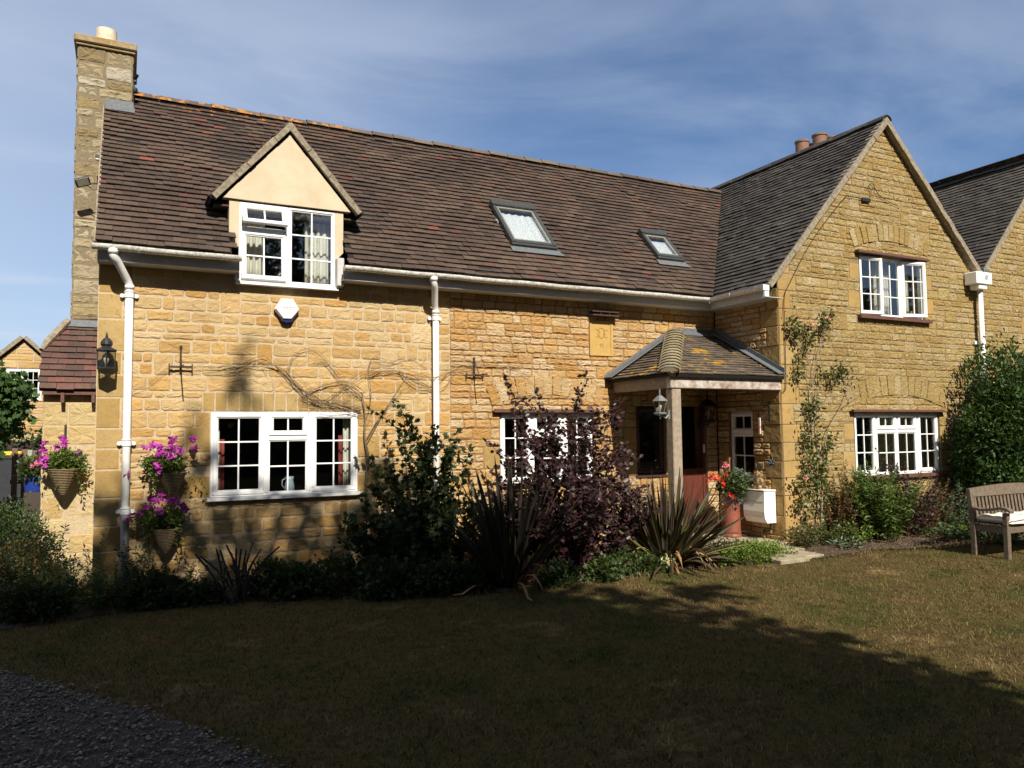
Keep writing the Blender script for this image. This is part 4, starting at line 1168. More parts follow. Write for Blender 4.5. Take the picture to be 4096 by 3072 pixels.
# ---------------------------------------------------------------- roof windows
def skylight(u0, u1, v0, v1, cu, label):
    f = MB(MR)
    w = .055
    f.bbox((u0,v0,.03),(u0+w,v1,.105),.008); f.bbox((u1-w,v0,.03),(u1,v1,.105),.008)
    f.bbox((u0-.01,v1-.13,.035),(u1+.01,v1,.135),.012); f.bbox((u0+w,v0,.03),(u1-w,v0+w*1.1,.10),.008)
    f.prism([(u0-.005,v0-.05),(u1+.005,v0-.05),(u1+.005,v0-.002),(u0-.005,v0-.002)], .03,.085)
    s = f.build('skylight', DGREY, H); s['label'] = label
    g = MB(MR); g.bbox((u0+w,v0+w*1.1,.05),(u0+w+.03,v1-.131,.092),.004); g.bbox((u1-w-.03,v0+w*1.1,.05),(u1-w,v1-.131,.092),.004); g.bbox((u0+w+.03,v0+w*1.1,.05),(u1-w-.03,v0+w*1.1+.03,.092),.004); g.bbox((u0+w+.03,v1-.165,.05),(u1-w-.03,v1-.131,.092),.004)
    g.build('sash', simple('sash_grey',(.22,.22,.20),.5), s)
    g = MB(MR); g.box((u0+w+.03,v0+w*1.1+.03,.066),(u1-w-.03,v1-.165,.072)); g.build('pane', GLASS, s)
    c = MB(MR); k = 40; vs = []
    for j,v in enumerate((v0+.03,v1-.24)):
        for i in range(k+1): vs.append((u0+w+(u1-u0-2*w)*i/k+(.06 if j else 0)*(1-i/k), v, .042+cu*.007*math.sin(i/k*5*6.28)))
    c.add(vs, [(i,i+1,k+2+i,k+1+i) for i in range(k)]); o = c.build('blind', PVC, s, smooth=True)
    c = MB(MR); c.box((u0,v0,-.12),(u1,v1,-.10)); c.build('shaft', simple('pale_shaft',(.35,.35,.34),.8), s)
    c = MB(MR); c.prism([(u0-.03,v0-.17),(u1+.10,v0-.17),(u1+.03,v0-.05),(u0-.03,v0-.05)], .038, .046); c.build('flashing', LEAD, s)
skylight(4.88,5.61,.81,1.88,1,'larger roof window with a pale curtain')
skylight(7.48,7.99,.88,1.61,0,'smaller roof window near the valley')

# ---------------------------------------------------------------- date stone and vent shelf (parts)
m = MB(MF); x0,z0,x1,z1_ = plaq
m.prism([(x0,z0),(x1,z0),(x1,z1_),(x0,z1_)], -.02, .004)
fr = .045
m.bbox((x0,z0,.004),(x1,z0+fr*.6,.014),.002); m.bbox((x0,z1_-fr,.004),(x1,z1_,.014),.002); m.bbox((x0,z0+fr*.6,.004),(x0+fr*.8,z1_-fr,.014),.002); m.bbox((x1-fr,z0+fr*.6,.004),(x1,z1_-fr,.014),.002)
PL = m.build('date_stone', PLAQUE, H)
m = MB(MF)
def arc(cx, cz, r, a0, a1, n=16): m.tube([(cx+r*math.cos(a), cz+r*1.25*math.sin(a), .0045) for a in np.linspace(R(a0),R(a1),n)], .0045, 5)
cx, cz = (x0+x1)/2-.0, z0+.335
arc(cx-.075, cz-.002, .045, 120, -120); arc(cx-.001, cz+.003, .060, 40, 330); arc(cx-.001,cz+.003,.060,-30,40); arc(cx+.085, cz-.006, .045, 55, 310)
m.tube([(cx+.045,cz-.01,.0045),(cx+.08,cz-.01,.0045)], .004, 5)
m.build('monogram', GROOVE, PL)
textmesh('date', '·  92  ·', .075, frame(((x0+x1)/2,-.006,z0+.155),(1,0,0),FZ), GROOVE, PL, .0015)
m = MB(MF); m.bbox((6.04,3.475,.0),(6.50,3.495,.13),.003); m.bbox((6.04,3.53,.0),(6.50,3.548,.12),.003)
for x in (6.19,6.34): m.box((x-.006,3.495,.09),(x+.006,3.53,.11))
m.build('iron_shelf', RUST, H)

# ================================================================== LIGHT, SKY, CAMERA
EL = 41.5; AZ = 4.0
sun = bpy.data.lights.new('sun', 'SUN'); sun.energy = SUN_E; sun.angle = R(.53); sun.color = (1, .93, .80)
so = bpy.data.objects.new('sun', sun); col.objects.link(so)
sd = Vector((math.sin(R(AZ))*math.cos(R(EL)), math.cos(R(AZ))*math.cos(R(EL)), -math.sin(R(EL))))
so.rotation_euler = sd.to_track_quat('-Z', 'Y').to_euler(); so.location = (0,-30,30)
w = bpy.data.worlds.new('World'); sc.world = w; w.use_nodes = True; nt = w.node_tree
bg = nt.nodes['Background']; sky = nd(nt, 'ShaderNodeTexSky'); sky.sky_type = 'NISHITA'; sky.sun_disc = False
sky.sun_elevation = R(EL); sky.sun_rotation = R(180+AZ); sky.altitude = 100; sky.air_density = 1.0; sky.dust_density = .6; sky.ozone_density = 1.6
tc = nd(nt, 'ShaderNodeTexCoord'); sep = nd(nt, 'ShaderNodeSeparateXYZ'); nt.links.new(tc.outputs['Generated'], sep.inputs[0])
# project view direction on a cloud plane for thin streaky cirrus
zz = nt.nodes.new('ShaderNodeMath'); zz.operation = 'MAXIMUM'; zz.inputs[1].default_value = .06; nt.links.new(sep.outputs[2], zz.inputs[0])
dv = nt.nodes.new('ShaderNodeVectorMath'); dv.operation = 'DIVIDE'; nt.links.new(tc.outputs['Generated'], dv.inputs[0]); 
cb = nt.nodes.new('ShaderNodeCombineXYZ'); 
for i in range(3): nt.links.new(zz.outputs[0], cb.inputs[i])
nt.links.new(cb.outputs[0], dv.inputs[1])
mp = nt.nodes.new('ShaderNodeMapping'); mp.inputs['Rotation'].default_value = (0,0,R(25)); mp.inputs['Scale'].default_value = (.55,.85,1); nt.links.new(dv.outputs[0], mp.inputs['Vector'])
c1 = noi(nt, 1.15, 7, .56, mp.outputs[0]); c1.inputs['Distortion'].default_value = .4
c2 = noi(nt, .45, 4, .55, mp.outputs[0])
s1 = sstep(nt, c1.outputs['Fac'], .36, .74); s2 = sstep(nt, c2.outputs['Fac'], .40, .66)
# more veil toward the west (left) and low down
vw = nt.nodes.new('ShaderNodeMapRange'); vw.inputs[1].default_value = .42; vw.inputs[2].default_value = -.30; vw.inputs[3].default_value = .0; vw.inputs[4].default_value = 1.0
nt.links.new(sep.outputs[0], vw.inputs[0])
ml = nt.nodes.new('ShaderNodeMath'); ml.operation = 'MULTIPLY'; nt.links.new(s1, ml.inputs[0]); nt.links.new(s2, ml.inputs[1])
m2 = nt.nodes.new('ShaderNodeMath'); m2.operation = 'MULTIPLY_ADD'; nt.links.new(ml.outputs[0], m2.inputs[0]); m2.inputs[1].default_value = .38
v3 = nt.nodes.new('ShaderNodeMath'); v3.operation = 'MULTIPLY'; nt.links.new(vw.outputs[0], v3.inputs[0]); v3.inputs[1].default_value = .70
nt.links.new(v3.outputs[0], m2.inputs[2])
cl = mixc(nt, m2.outputs[0], mixc(nt, 1, sky.outputs[0], (.84,1.0,1.20), 'MULTIPLY'), CLOUD)
north = nt.nodes.new('ShaderNodeMapRange'); north.interpolation_type = 'SMOOTHSTEP'; north.inputs[1].default_value = -.35; north.inputs[2].default_value = .45; north.inputs[3].default_value = SKY_SOUTH; north.inputs[4].default_value = SKY_NORTH; nt.links.new(sep.outputs[1], north.inputs[0])
vs_ = nt.nodes.new('ShaderNodeVectorMath'); vs_.operation = 'SCALE'; nt.links.new(cl, vs_.inputs[0]); nt.links.new(north.outputs[0], vs_.inputs['Scale']); cl = vs_.outputs[0]
nt.links.new(cl, bg.inputs['Color']); bg.inputs['Strength'].default_value = SKY_S
sc.view_settings.view_transform = 'Standard'; sc.view_settings.look = 'None'; sc.view_settings.gamma = 1; sc.view_settings.exposure = EXPO
cam = bpy.data.cameras.new('camera'); co_ = bpy.data.objects.new('camera', cam); col.objects.link(co_)
cam.sensor_width = 36; cam.lens = CAM_LENS; cam.clip_end = 2000; cam.clip_start = .05
f_, r_, u_ = CAM_F, CAM_R, CAM_U
co_.matrix_world = Matrix(((r_[0],u_[0],-f_[0],0),(r_[1],u_[1],-f_[1],-9.5),(r_[2],u_[2],-f_[2],1.8),(0,0,0,1)))
sc.camera = co_

# ================================================================== THINGS FIXED TO THE HOUSE
def hexbox(m, poly, n0, n1, inset=.02):
    k = len(poly); cx = sum(p[0] for p in poly)/k; cy = sum(p[1] for p in poly)/k
    top = [(p[0]+(cx-p[0])*inset*6, p[1]+(cy-p[1])*inset*6, n1) for p in poly]
    m.add([(p[0],p[1],n0) for p in poly]+[(p[0],p[1],n1-(n1-n0)*.35) for p in poly]+top,
          [tuple(range(2*k,3*k))]+[(i,(i+1)%k,k+(i+1)%k,k+i) for i in range(k)]+[(k+i,k+(i+1)%k,2*k+(i+1)%k,2*k+i) for i in range(k)])
AL = empty('alarm_box', (1.727,-.01,3.29), 'white hexagonal alarm box with blue base high on the wall below the dormer', 'alarm box')
MA = frame((1.727,-.012,3.29),(1,0,0),FZ)
m = MB(MA); hexbox(m, [(-.07,.14),(.07,.14),(.147,.01),(.05,-.115),(-.05,-.115),(-.147,.01)][::-1], 0, .075); m.build('cover', simple('alarm_white',(.82,.82,.82),.3,.03,6), AL)
m = MB(MA); hexbox(m, [(-.09,-.08),(.09,-.08),(.06,-.135),(0,-.155),(-.06,-.135)][::-1], 0, .055); m.build('strobe', NAVY, AL)
textmesh('lettering', 'CHALLENGER SECURITY', .0175, frame((1.727,-.0895,3.325),(1,0,0),FZ), TEXTG, AL)
textmesh('lettering', 'SOLUTIONS', .0175, frame((1.727,-.0895,3.302),(1,0,0),FZ), TEXTG, AL)

# black carriage lantern on the left corner
def carriage(loc, label, s=1., mat=None, glass=None, backdir=(0,1,0), square=False, group=None):
    mat = mat or IRON; L = empty('wall_lantern', loc, label, 'wall lantern', group)
    T = Matrix.Translation(loc) @ Matrix.Scale(s,4); n = 4 if square else 6
    m = MB(T); a0 = math.pi/n
    def ring(pr, c=(0,0,0)):
        m.lathe(pr, c, n, a0=a0, a1=a0+2*math.pi)
    ring([(.10,-.01),(.105,.0),(.105,.012),(.085,.02)]); 
    if square: ring([(.105,.20),(.125,.205),(.10,.235),(.045,.285),(.03,.30)])
    else:
        ring([(.105,.20),(.12,.205),(.115,.22),(.06,.245),(.05,.26)])
        m.lathe([(.05,.255),(.063,.28),(.06,.31),(.035,.345),(.015,.36)], (0,0,0), 14)
    m.lathe([(.012,.30),(.014,.38),(.006,.39),(.011,.40),(.0,.415)], (0,0,0), 8)
    m.lathe([(.0,-.09),(.010,-.08),(.004,-.06),(.03,-.03),(.10,-.01)] if square else [(.02,-.02),(.09,-.01)], (0,0,0), n, a0=a0, a1=a0+2*math.pi)
    rb, rt = (.062,.105) if square else (.098,.104)
    for k in range(n):
        an = a0+2*math.pi*k/n
        m.tube([(rb*math.cos(an),rb*math.sin(an),.01),(rt*math.cos(an),rt*math.sin(an),.205)], .006, 5)
    bd = Vector(backdir)
    m.build('lamp_frame', mat, L)
    m = MB(T)
    m.tube([tuple(bd*.07+Vector((0,0,-.05))),tuple(bd*.11+Vector((0,0,-.08))),tuple(bd*.16+Vector((0,0,-.03))),tuple(bd*.175+Vector((0,0,.03)))] if square else [(0,.05,.10),(0,.17,.10)], .012, 8)
    if square: m.tube([tuple(bd*.02+Vector((0,0,-.04))),tuple(bd*.07+Vector((0,0,-.05)))], .012, 8); m.tube([tuple(bd*.178+Vector((0,0,-.09))),tuple(bd*.178+Vector((0,0,.06)))], .022, 8)
    else: m.bbox((-.04,.16,.03),(.04,.185,.17),.006)
    m.build('wall_arm', mat, L)
    g = MB(T); g.lathe([(rb*.93,.012),(rt*.93,.2)], (0,0,0), n, a0=a0, a1=a0+2*math.pi, cap=False); g.build('lantern_glass', GLASSL, L)
    b_ = MB(T); b_.lathe([(.012,.02),(.012,.06),(.028,.09),(.03,.12),(.012,.155),(0,.16)],(0,0,0),12); b_.build('bulb', CREAMP, L, smooth=True)
    return L
carriage((-.185,-.17,2.52), 'black six sided carriage lantern on the left corner of the cottage', s=.95)
carriage((6.30,-1.30,2.02), 'silver grey coach lantern on the porch post', s=.80, mat=SILV, backdir=(1,0,0), square=True)
carriage((8.08,-.17,1.93), 'dark lantern hanging in the porch shade beside the door', s=1.15, square=True, backdir=(0,1,0))

# iron brackets trained with wire
def bracket(loc, label):
    x,y,z = loc; B = empty('iron_bracket', loc, label, 'bracket', 'rusty iron brackets on the front wall')
    m = MB(); m.bbox((x-.011,-.022,z-.06),(x+.011,-.004,z+.24),.003); m.build('back_plate', RUST, B)
    m = MB(); m.tube([(x,-.02,z),(x+.005,-.42,z-.01)], .008, 6); m.tube([(x,-.015,z+.22),(x,-.16,z+.02)], .007, 5); m.bbox((x-.12,-.05,z-.012),(x+.12,-.035,z+.012),.003)
    for s_ in (-.12,.12): m.bbox((x+s_-.007,-.05,z-.045),(x+s_+.007,-.03,z+.035),.002)
    m.lathe([(.0,0),(.016,.01),(.016,.03),(0,.04)],(x,-.02,z+.21),8)
    m.build('arm', RUST, B); return B
bracket((.56,0,2.575), 'rusty iron bracket between the left downpipe and the bare vine')
bracket((4.20,0,2.565), 'rusty iron bracket right of the middle downpipe')

# flood light, sensor, small camera
def flood(loc, label, name='flood_light'):
    x,y,z = loc; F = empty(name, loc, label, 'flood light')
    T = Matrix.Translation(loc) @ Matrix.Rotation(R(-22),4,'Y') @ Matrix.Rotation(R(35),4,'X')
    m = MB(T); m.bbox((-.085,-.02,-.055),(.085,.03,.055),.008); m.build('housing', IRON, F)
    m = MB(T); m.box((-.065,-.026,-.038),(.065,-.021,.038)); m.build('lens', simple('lens_grey',(.25,.24,.2),.2), F)
    m = MB(); m.tube([(x+.07,y+.01,z-.01),(x+.14,y+.02,z+.005),(x+.19,y+.04,z+.01)], .010, 6); m.tube([(x+.05,y+.03,z-.03),(x+.12,y+.03,z-.08),(x+.18,y+.04,z-.06)], .004, 5); m.build('arm', IRON, F)
flood((-0.523,1.450,5.004), 'black flood light on an arm beside the chimney stack')
S = empty('motion_sensor', (-0.364,1.550,5.370), 'small black motion sensor on the edge of the left chimney', 'sensor'); sx,sy,sz = S.location
m = MB(); m.bbox((sx-.03,sy-.03,sz-.01),(sx+.03,sy+.04,sz+.04),.01); m.build('housing', IRON, S)
m = MB(); m.lathe([(.0,-.045),(.022,-.035),(.028,-.012)],(sx-.005,sy-.01,sz),12); m.build('lens', simple('lens_white',(.5,.5,.52),.3), S, smooth=True)
S = empty('security_camera', (.07,2.0,6.5), 'small black camera and cable on the right side of the left chimney', 'camera')
m = MB(); m.bbox((.022,1.9,6.60),(.07,2.0,6.68),.01); m.tube([(.04,1.92,6.64),(.075,1.86,6.69)],.022,8); m.build('body', IRON, S)
m = MB(); m.lathe([(0,-.04),(.035,-.03),(.04,.0),(.03,.03),(0,.035)],(.045,1.86,6.47),12); m.tube([(.03,1.9,6.60),(.04,1.86,6.52),(.03,1.85,6.42),(.035,1.85,6.30)],.007,5); m.build('cable', IRON, S)

# junction box and cable on the gable
def spline(pts, n=6):
    P = [Vector(p) for p in pts]; out = []
    for i in range(len(P)-1):
        p0 = P[max(i-1,0)]; p1 = P[i]; p2 = P[i+1]; p3 = P[min(i+2,len(P)-1)]
        for k in range(n):
            t = k/n; out.append(.5*((2*p1)+(-p0+p2)*t+(2*p0-5*p1+4*p2-p3)*t*t+(-p0+3*p1-3*p2+p3)*t**3))
    out.append(P[-1]); return out
J = empty('junction_box', (10.335,-1.380,5.370), 'small dark junction box and looped cable near the gable peak', 'cable')
x,y,z = J.location; m = MB(); m.bbox((x-.09,y-.015,z-.03),(x+.09,y+.02,z+.03),.006); m.build('box', IRON, J)
m = MB(); m.tube(spline([(10.285,-1.375,5.385),(9.979,-1.372,5.374),(9.812,-1.370,5.306),(9.137,-1.370,4.612),(8.647,-1.370,3.933),(8.523,-1.370,3.703),(8.510,-1.370,3.301),(8.502,-1.370,2.576),(8.483,-1.370,2.359),(8.428,-1.370,2.344)]), .006, 5)
m.tube(spline([(10.430,-1.375,5.423),(10.465,-1.375,5.528),(10.417,-1.375,5.602),(10.501,-1.375,5.653),(10.668,-1.372,5.475),(11.139,-1.370,5.352)]), .005, 5); m.build('cable', IRON, J)

# letterbox with straw figure, heart sign, thermometer, hook on the wing side wall
LB = empty('letterbox', (8.41,-.98,.45), 'white wall letterbox inside the porch below the straw bear', 'letterbox')
m = MB(frame((8.41,0,0),(0,-1,0),FZ)) # u=-y
prof = [(0,.455),(.17,.455),(.215,.53),(.225,.62),(.215,.90),(0,.915)]
vs = [(.775,z,n) for n,z in prof]+[(1.19,z,n) for n,z in prof]; k = len(prof)
m.add(vs, [tuple(range(k))[::-1],tuple(range(k,2*k))]+[(i,(i+1)%k,k+(i+1)%k,k+i) for i in range(k)]); m.build('box', WHITE, LB)
m = MB(frame((8.41,0,0),(0,-1,0),FZ)); m.add([(.765,.905,0),(1.20,.905,0),(1.20,.915,.235),(.765,.915,.235),(.765,.93,0),(1.20,.93,0),(1.20,.928,.24),(.765,.928,.24)],[(0,1,2,3),(7,6,5,4),(0,4,5,1),(1,5,6,2),(2,6,7,3),(3,7,4,0)]); m.build('lid', WHITE, LB)
m = MB(frame((8.41,0,0),(0,-1,0),FZ)); m.box((.79,.755,.2205),(1.175,.760,.2235)); m.box((.79,.55,.218),(1.175,.554,.2225)); m.lathe([(.012,0),(.012,.01)],(.98,.725,.216),10); m.build('flap_line', simple('shadow_gap',(.3,.3,.29)), LB)
m = MB(); m.tube(spline([(8.37,-1.12,.47),(8.37,-1.12,.36),(8.36,-1.02,.31),(8.40,-.95,.31)]), .016, 8); m.build('bracket', IRON, LB)
BE = empty('straw_bear', (8.32,-.98,.93), 'straw bear figure sitting on top of the white letterbox', 'figure')
def blob(m, c, r, n=12):
    m.lathe([(r[0]*math.sin(t),-r[2]*math.cos(t)) for t in np.linspace(.05,math.pi-.05,9)], c, n)
m = MB()
for c,r in (((8.32,-.98,1.03),(.065,.06,.08)),((8.32,-.98,1.13),(.05,.05,.05)),((8.32,-.94,1.175),(.018,.02,.02)),((8.32,-1.02,1.175),(.018,.02,.02)),((8.28,-.98,1.125),(.025,.02,.02)),
            ((8.27,-.93,.96),(.03,.03,.03)),((8.27,-1.03,.96),(.03,.03,.03)),((8.29,-.91,1.05),(.024,.03,.035)),((8.29,-1.05,1.05),(.024,.03,.035))): blob(m, c, r)
m.build('body', STRAW, BE, smooth=True)
r = np.random.RandomState(3); n = 420; th = r.uniform(0,6.28,n); zz_ = r.uniform(.95,1.19,n); rr = .062-.10*np.abs(zz_-1.04)
P = np.stack([8.32+rr*np.cos(th),-.98+rr*np.sin(th)*1.15,zz_],1); D = np.stack([np.cos(th),np.sin(th),r.uniform(-.6,.4,n)],1)
leafcloud('straw', leafmat('straw_blade',[(.30,.20,.10),(.42,.30,.16),(.2,.12,.06)],.1,.8), P, D, .035, BE, width=.25, seed=3)
HS = empty('heart_sign', (8.40,-1.0,1.28), 'black heart shaped sign with chalk lettering hanging by the letterbox', 'sign')
hx,hy,hz = (8.405,-1.139,1.309)
MH = frame((8.402,hy,hz),(0,-1,0),FZ)
m = MB(MH); pts = []
for t in np.linspace(0,2*math.pi,40,endpoint=False): pts.append((.0046*16*math.sin(t)**3, .0052*(13*math.cos(t)-5*math.cos(2*t)-2*math.cos(3*t)-math.cos(4*t))))
pts = pts[::-1]; k = len(pts)
m.add([(a,b,.0) for a,b in pts]+[(a,b,.012) for a,b in pts]+[(0,0,.012),(0,0,0)], [(k+i,k+(i+1)%k,2*k) for i in range(k)]+[((i+1)%k,i,2*k+1) for i in range(k)]+[(i,(i+1)%k,k+(i+1)%k,k+i) for i in range(k)])
m.build('plate', SLATE, HS)
textmesh('lettering','WELCOME',.026,MH @ Matrix.Translation((0,.0,.0135)),CHALK,HS); textmesh('lettering','home',.022,MH @ Matrix.Translation((0,.028,.0135)),CHALK,HS)
m = MB(MH)
for a,b in [p for i,p in enumerate(pts) if i%3 == 0]: m.lathe([(.005,0),(.004,.003)],(a*.84,b*.84,.012),6)
m.build('chalk_dots', CHALK, HS)
m = MB(MH); m.tube([(-.045,.05,.008),(0,.15,.004),(.045,.05,.008)],.003,5); m.build('string', ROPE, HS)
TH = empty('thermometer', (8.400,-0.939,1.848), 'slim white thermometer on the porch side wall', 'thermometer'); x,y,z = TH.location
m = MB(); m.bbox((8.385,y-.022,z-.12),(8.40,y+.022,z+.12),.004); m.build('back', WHITE, TH)
m = MB(); m.tube([(8.382,y,z-.09),(8.382,y,z+.09)],.004,6); m.lathe([(0,-.008),(.008,0),(0,.008)],(8.382,y,z-.09),8); m.build('glass_tube', simple('red_spirit',(.4,.05,.05),.2), TH)
HK = empty('basket_hook', (8.400,-1.137,2.078), 'empty black hook bracket on the porch side wall near the corner', 'bracket'); x,y,z = HK.location
m = MB(); m.bbox((8.39,y-.01,z-.14),(8.405,y+.01,z+.12),.002); m.tube([(8.39,y,z-.10),(8.22,y,z+.07)],.005,5); m.tube([(8.39,y,z+.08),(8.20,y,z+.08),(8.19,y,z+.06)],.006,5); m.build('arm', IRON, HK)

# ================================================================== PLANT HELPERS
def sprays(name, label, cat, base, tips, n_extra, H_, spread, lm, shape=(LEAF,LEAFF), leaf=.06, sp=.03, start=.25, seed=1, stem=None, rs=.006, width=.6, r0=.1, group=None, leafn=2, jitter=.05, sq=(1,1), up=.6, foliage_name='leaves', outw=1., drop=.0, sub=0):
    rg = random.Random(seed); r = np.random.RandomState(seed)
    base = Vector(base); base.z = gh(base.x, base.y)+.02
    o = empty(name, base, label, cat, group)
    paths = []
    for t in tips:
        b = base+Vector((rg.uniform(-r0,r0),rg.uniform(-r0,r0)*.6,0)); paths.append((b, Vector(t)))
    for i in range(n_extra):
        a = rg.uniform(0,2*math.pi); q = rg.random()**.5
        b = base+Vector((r0*q*math.cos(a)*sq[0],r0*q*math.sin(a)*sq[1],0))
        h = H_*rg.uniform(.55,1.0)*(1-.35*q)
        paths.append((b, b+Vector((math.cos(a)*spread*q*sq[0],math.sin(a)*spread*q*sq[1],h))))
    if sub:
        ext = []
        for b,t in paths:
            for k in range(sub):
                s_ = b.lerp(t, rg.uniform(.35,.9)); a = rg.uniform(0,6.28); L = (t-b).length*rg.uniform(.12,.32)
                ext.append((s_, s_+Vector((math.cos(a)*L*.8,math.sin(a)*L*.6,L*.7))))
        paths += ext
    m = MB(); P = []; D = []
    for b,t in paths:
        d = t-b; L = d.length; n = max(4,int(L/.08)); bow = Vector((rg.uniform(-1,1),rg.uniform(-1,1),0))*L*.08
        pts = []
        for k in range(n+1):
            f = k/n; p = b+d*f+bow*math.sin(math.pi*f)+Vector((d.x,d.y,0))*(f*f-f)*.35+Vector((0,0,L))*(f-f*f)*.12
            p.z -= drop*f*f*L; pts.append(p)
        m.tube(pts, [rs*(1-.75*k/n)+.001 for k in range(n+1)], 4, cap=False)
        f = start
        while f < 1:
            k = f*n; i = min(int(k),n-1); p = pts[i].lerp(pts[i+1],k-i)
            for q in range(leafn):
                a = rg.uniform(0,6.28); dd = Vector((math.cos(a)*outw,math.sin(a)*outw,rg.uniform(-.3,.9)))
                P.append(tuple(p+Vector((rg.gauss(0,1),rg.gauss(0,1),rg.gauss(0,1)))*jitter*.4)); D.append(tuple(dd))
            f += sp/L
        P.append(tuple(pts[-1])); D.append(tuple(d))
    m.build('stems', stem or TWIG, o)
    if P: leafcloud(foliage_name, lm, P, D, leaf, o, shape, width, seed, up=up)
    return o
def petals(name, mat, C, R_, parent, n=5, seed=1, facing=None, cup=.2, w=.9):
    # small flowers: n petals each around centre facing 'facing'
    r = np.random.RandomState(seed); P=[]; D=[]
    for c in C:
        f = Vector(facing if facing is not None else (r.normal()*.5,-1,r.normal()*.3+.35)).normalized() if facing is None or True else None
        f = (f+Vector(r.normal(size=3))*.35).normalized(); a = f.orthogonal().normalized(); b = f.cross(a)
        for k in range(n):
            an = 2*math.pi*k/n; d = a*math.cos(an)+b*math.sin(an)+f*cup
            P.append(tuple(Vector(c)+d*.002)); D.append(tuple(d))
    P = np.array(P); D = np.array(D)
    # orient petal plane to contain the tangent: use up=0 with ref = facing
    return leafcloud(name, mat, P, D, R_, parent, (OVAL,OVALF), w, seed, up=.15)
def ell_cloud(c, r, n, seed, shell=.55, zmin=None, ns=1.4, na=.25):
    rg = np.random.RandomState(seed); v = rg.normal(size=(n,3)); v /= np.linalg.norm(v,axis=1)[:,None]
    k = np.array([1+na*noise.noise(Vector(x*ns)+Vector((seed,0,0)))+na*.5*noise.noise(Vector(x*ns*3)+Vector((0,seed,0))) for x in v])
    q = rg.uniform(shell,1,n)**.6
    P = np.array(c)+v*np.array(r)*(k*q)[:,None]
    return P, v
def clumped(c, r, nclump, per, seed, csize=.12, shell=.5, zmin=None, **kw):
    P, v = ell_cloud(c, r, nclump, seed, shell, **kw); rg = np.random.RandomState(seed+1)
    if zmin is not None: k = P[:,2] > zmin; P = P[k]; v = v[k]
    n = len(P); PP = np.repeat(P,per,0)+rg.normal(size=(n*per,3))*csize*.35; DD = np.repeat(v,per,0)*.8+rg.normal(size=(n*per,3))*.7+np.array([0,0,.25])
    return PP, DD, np.clip(np.repeat(rg.uniform(0,1,n),per)*.6+rg.uniform(0,.4,n*per),0,1)
def trunk(parent, base, top, r, n=5, spread=1., seed=1, mat=None, name='trunk', hfrac=.45):
    rg = random.Random(seed); m = MB(); b = Vector(base); t = Vector(top); mid = b.lerp(t, hfrac)
    m.tube([b,b.lerp(mid,.5)+Vector((r*.3,0,0)),mid], [r*1.25,r,r*.85], 10)
    for i in range(n):
        a = 2*math.pi*i/n+rg.uniform(-.4,.4); e = t+Vector((math.cos(a)*spread,math.sin(a)*spread*.7,rg.uniform(-.3,.1)*(t-b).length))
        p1 = mid.lerp(e,.4)+Vector((0,0,.06*(t-b).length)); m.tube([mid,p1,p1.lerp(e,.6),e], [r*.6,r*.4,r*.25,r*.08], 6)
    return m.build(name, mat or BARK, parent)

# ---------------------------------------------------------------- bare vine trained along the front wall
V = empty('bare_vine', (2.699,-0.030,1.004), 'leafless climbing vine trained along the front wall above the left window', 'climbing plant', None)
V.location.z = .05
rg = random.Random(12); m = MB()
def strand(pts, r0, r1, j=.012, n=1, y=-.02):
    for _ in range(n):
        q = [Vector(p)+Vector((rg.gauss(0,j),-abs(rg.gauss(0,.012)),rg.gauss(0,j))) for p in pts]
        s_ = spline(q,5); m.tube(s_, [(r0+(r1-r0)*i/(len(s_)-1))*.68 for i in range(len(s_))], 5, cap=False)
TR = [(2.694,-0.050,0.361),(2.704,-0.035,1.168),(2.717,-0.030,1.494),(2.687,-0.035,1.762),(2.688,-0.030,2.016),(2.646,-0.030,2.304)]
strand(TR,.017,.010,.003); strand(TR,.012,.007,.012)
TR2 = [(2.688,-0.030,1.906),(2.759,-0.030,2.220),(2.742,-0.030,2.519)]
strand(TR2,.010,.005,.004)
strand([(2.701,-0.030,1.656),(2.888,-0.030,2.000),(3.086,-0.030,2.319),(3.254,-0.030,2.563)],.009,.004,.004)
strand([(2.701,-0.030,1.719),(2.823,-0.030,1.937),(2.954,-0.030,2.095),(3.186,-0.030,2.352)],.006,.003,.006,2)
A = [(2.647,-0.030,2.094),(2.373,-0.030,2.164),(2.042,-0.030,2.244),(1.861,-0.030,2.393),(1.655,-0.030,2.569),(1.424,-0.030,2.652),(1.171,-0.030,2.601),(0.993,-0.030,2.581)]
strand(A,.006,.0035,.022,5); strand([(2.646,-0.030,2.304),(2.440,-0.030,2.435),(2.132,-0.030,2.398),(1.892,-0.030,2.212),(2.194,-0.030,2.138),(2.504,-0.030,2.218)],.004,.002,.03,5)
strand(A[:5],.004,.002,.05,4); strand([(0.993,-0.030,2.581),(0.764,-0.030,2.575),(0.557,-0.050,2.573),(0.398,-0.030,2.536),(0.248,-0.030,2.393),(0.075,-0.030,2.279)],.0025,.0015,.008,3)
strand([(1.832,-0.030,2.393),(1.743,-0.030,2.512),(1.859,-0.030,2.757),(2.069,-0.030,2.826),(2.284,-0.030,2.617),(2.503,-0.030,2.342)],.003,.0015,.02,3)
strand([(1.922,-0.030,2.273),(2.163,-0.030,2.215),(2.409,-0.030,2.341),(2.630,-0.030,2.532),(2.888,-0.030,2.634)],.004,.002,.03,4)
strand([(1.452,-0.030,2.624),(1.569,-0.030,2.448),(1.585,-0.030,2.239)],.002,.001,.01,2)
B = [(2.742,-0.030,2.519),(2.954,-0.030,2.604),(3.254,-0.030,2.563),(3.580,-0.120,2.513),(3.844,-0.030,2.634),(4.097,-0.030,2.695),(4.512,-0.030,2.707),(4.869,-0.030,2.686)]
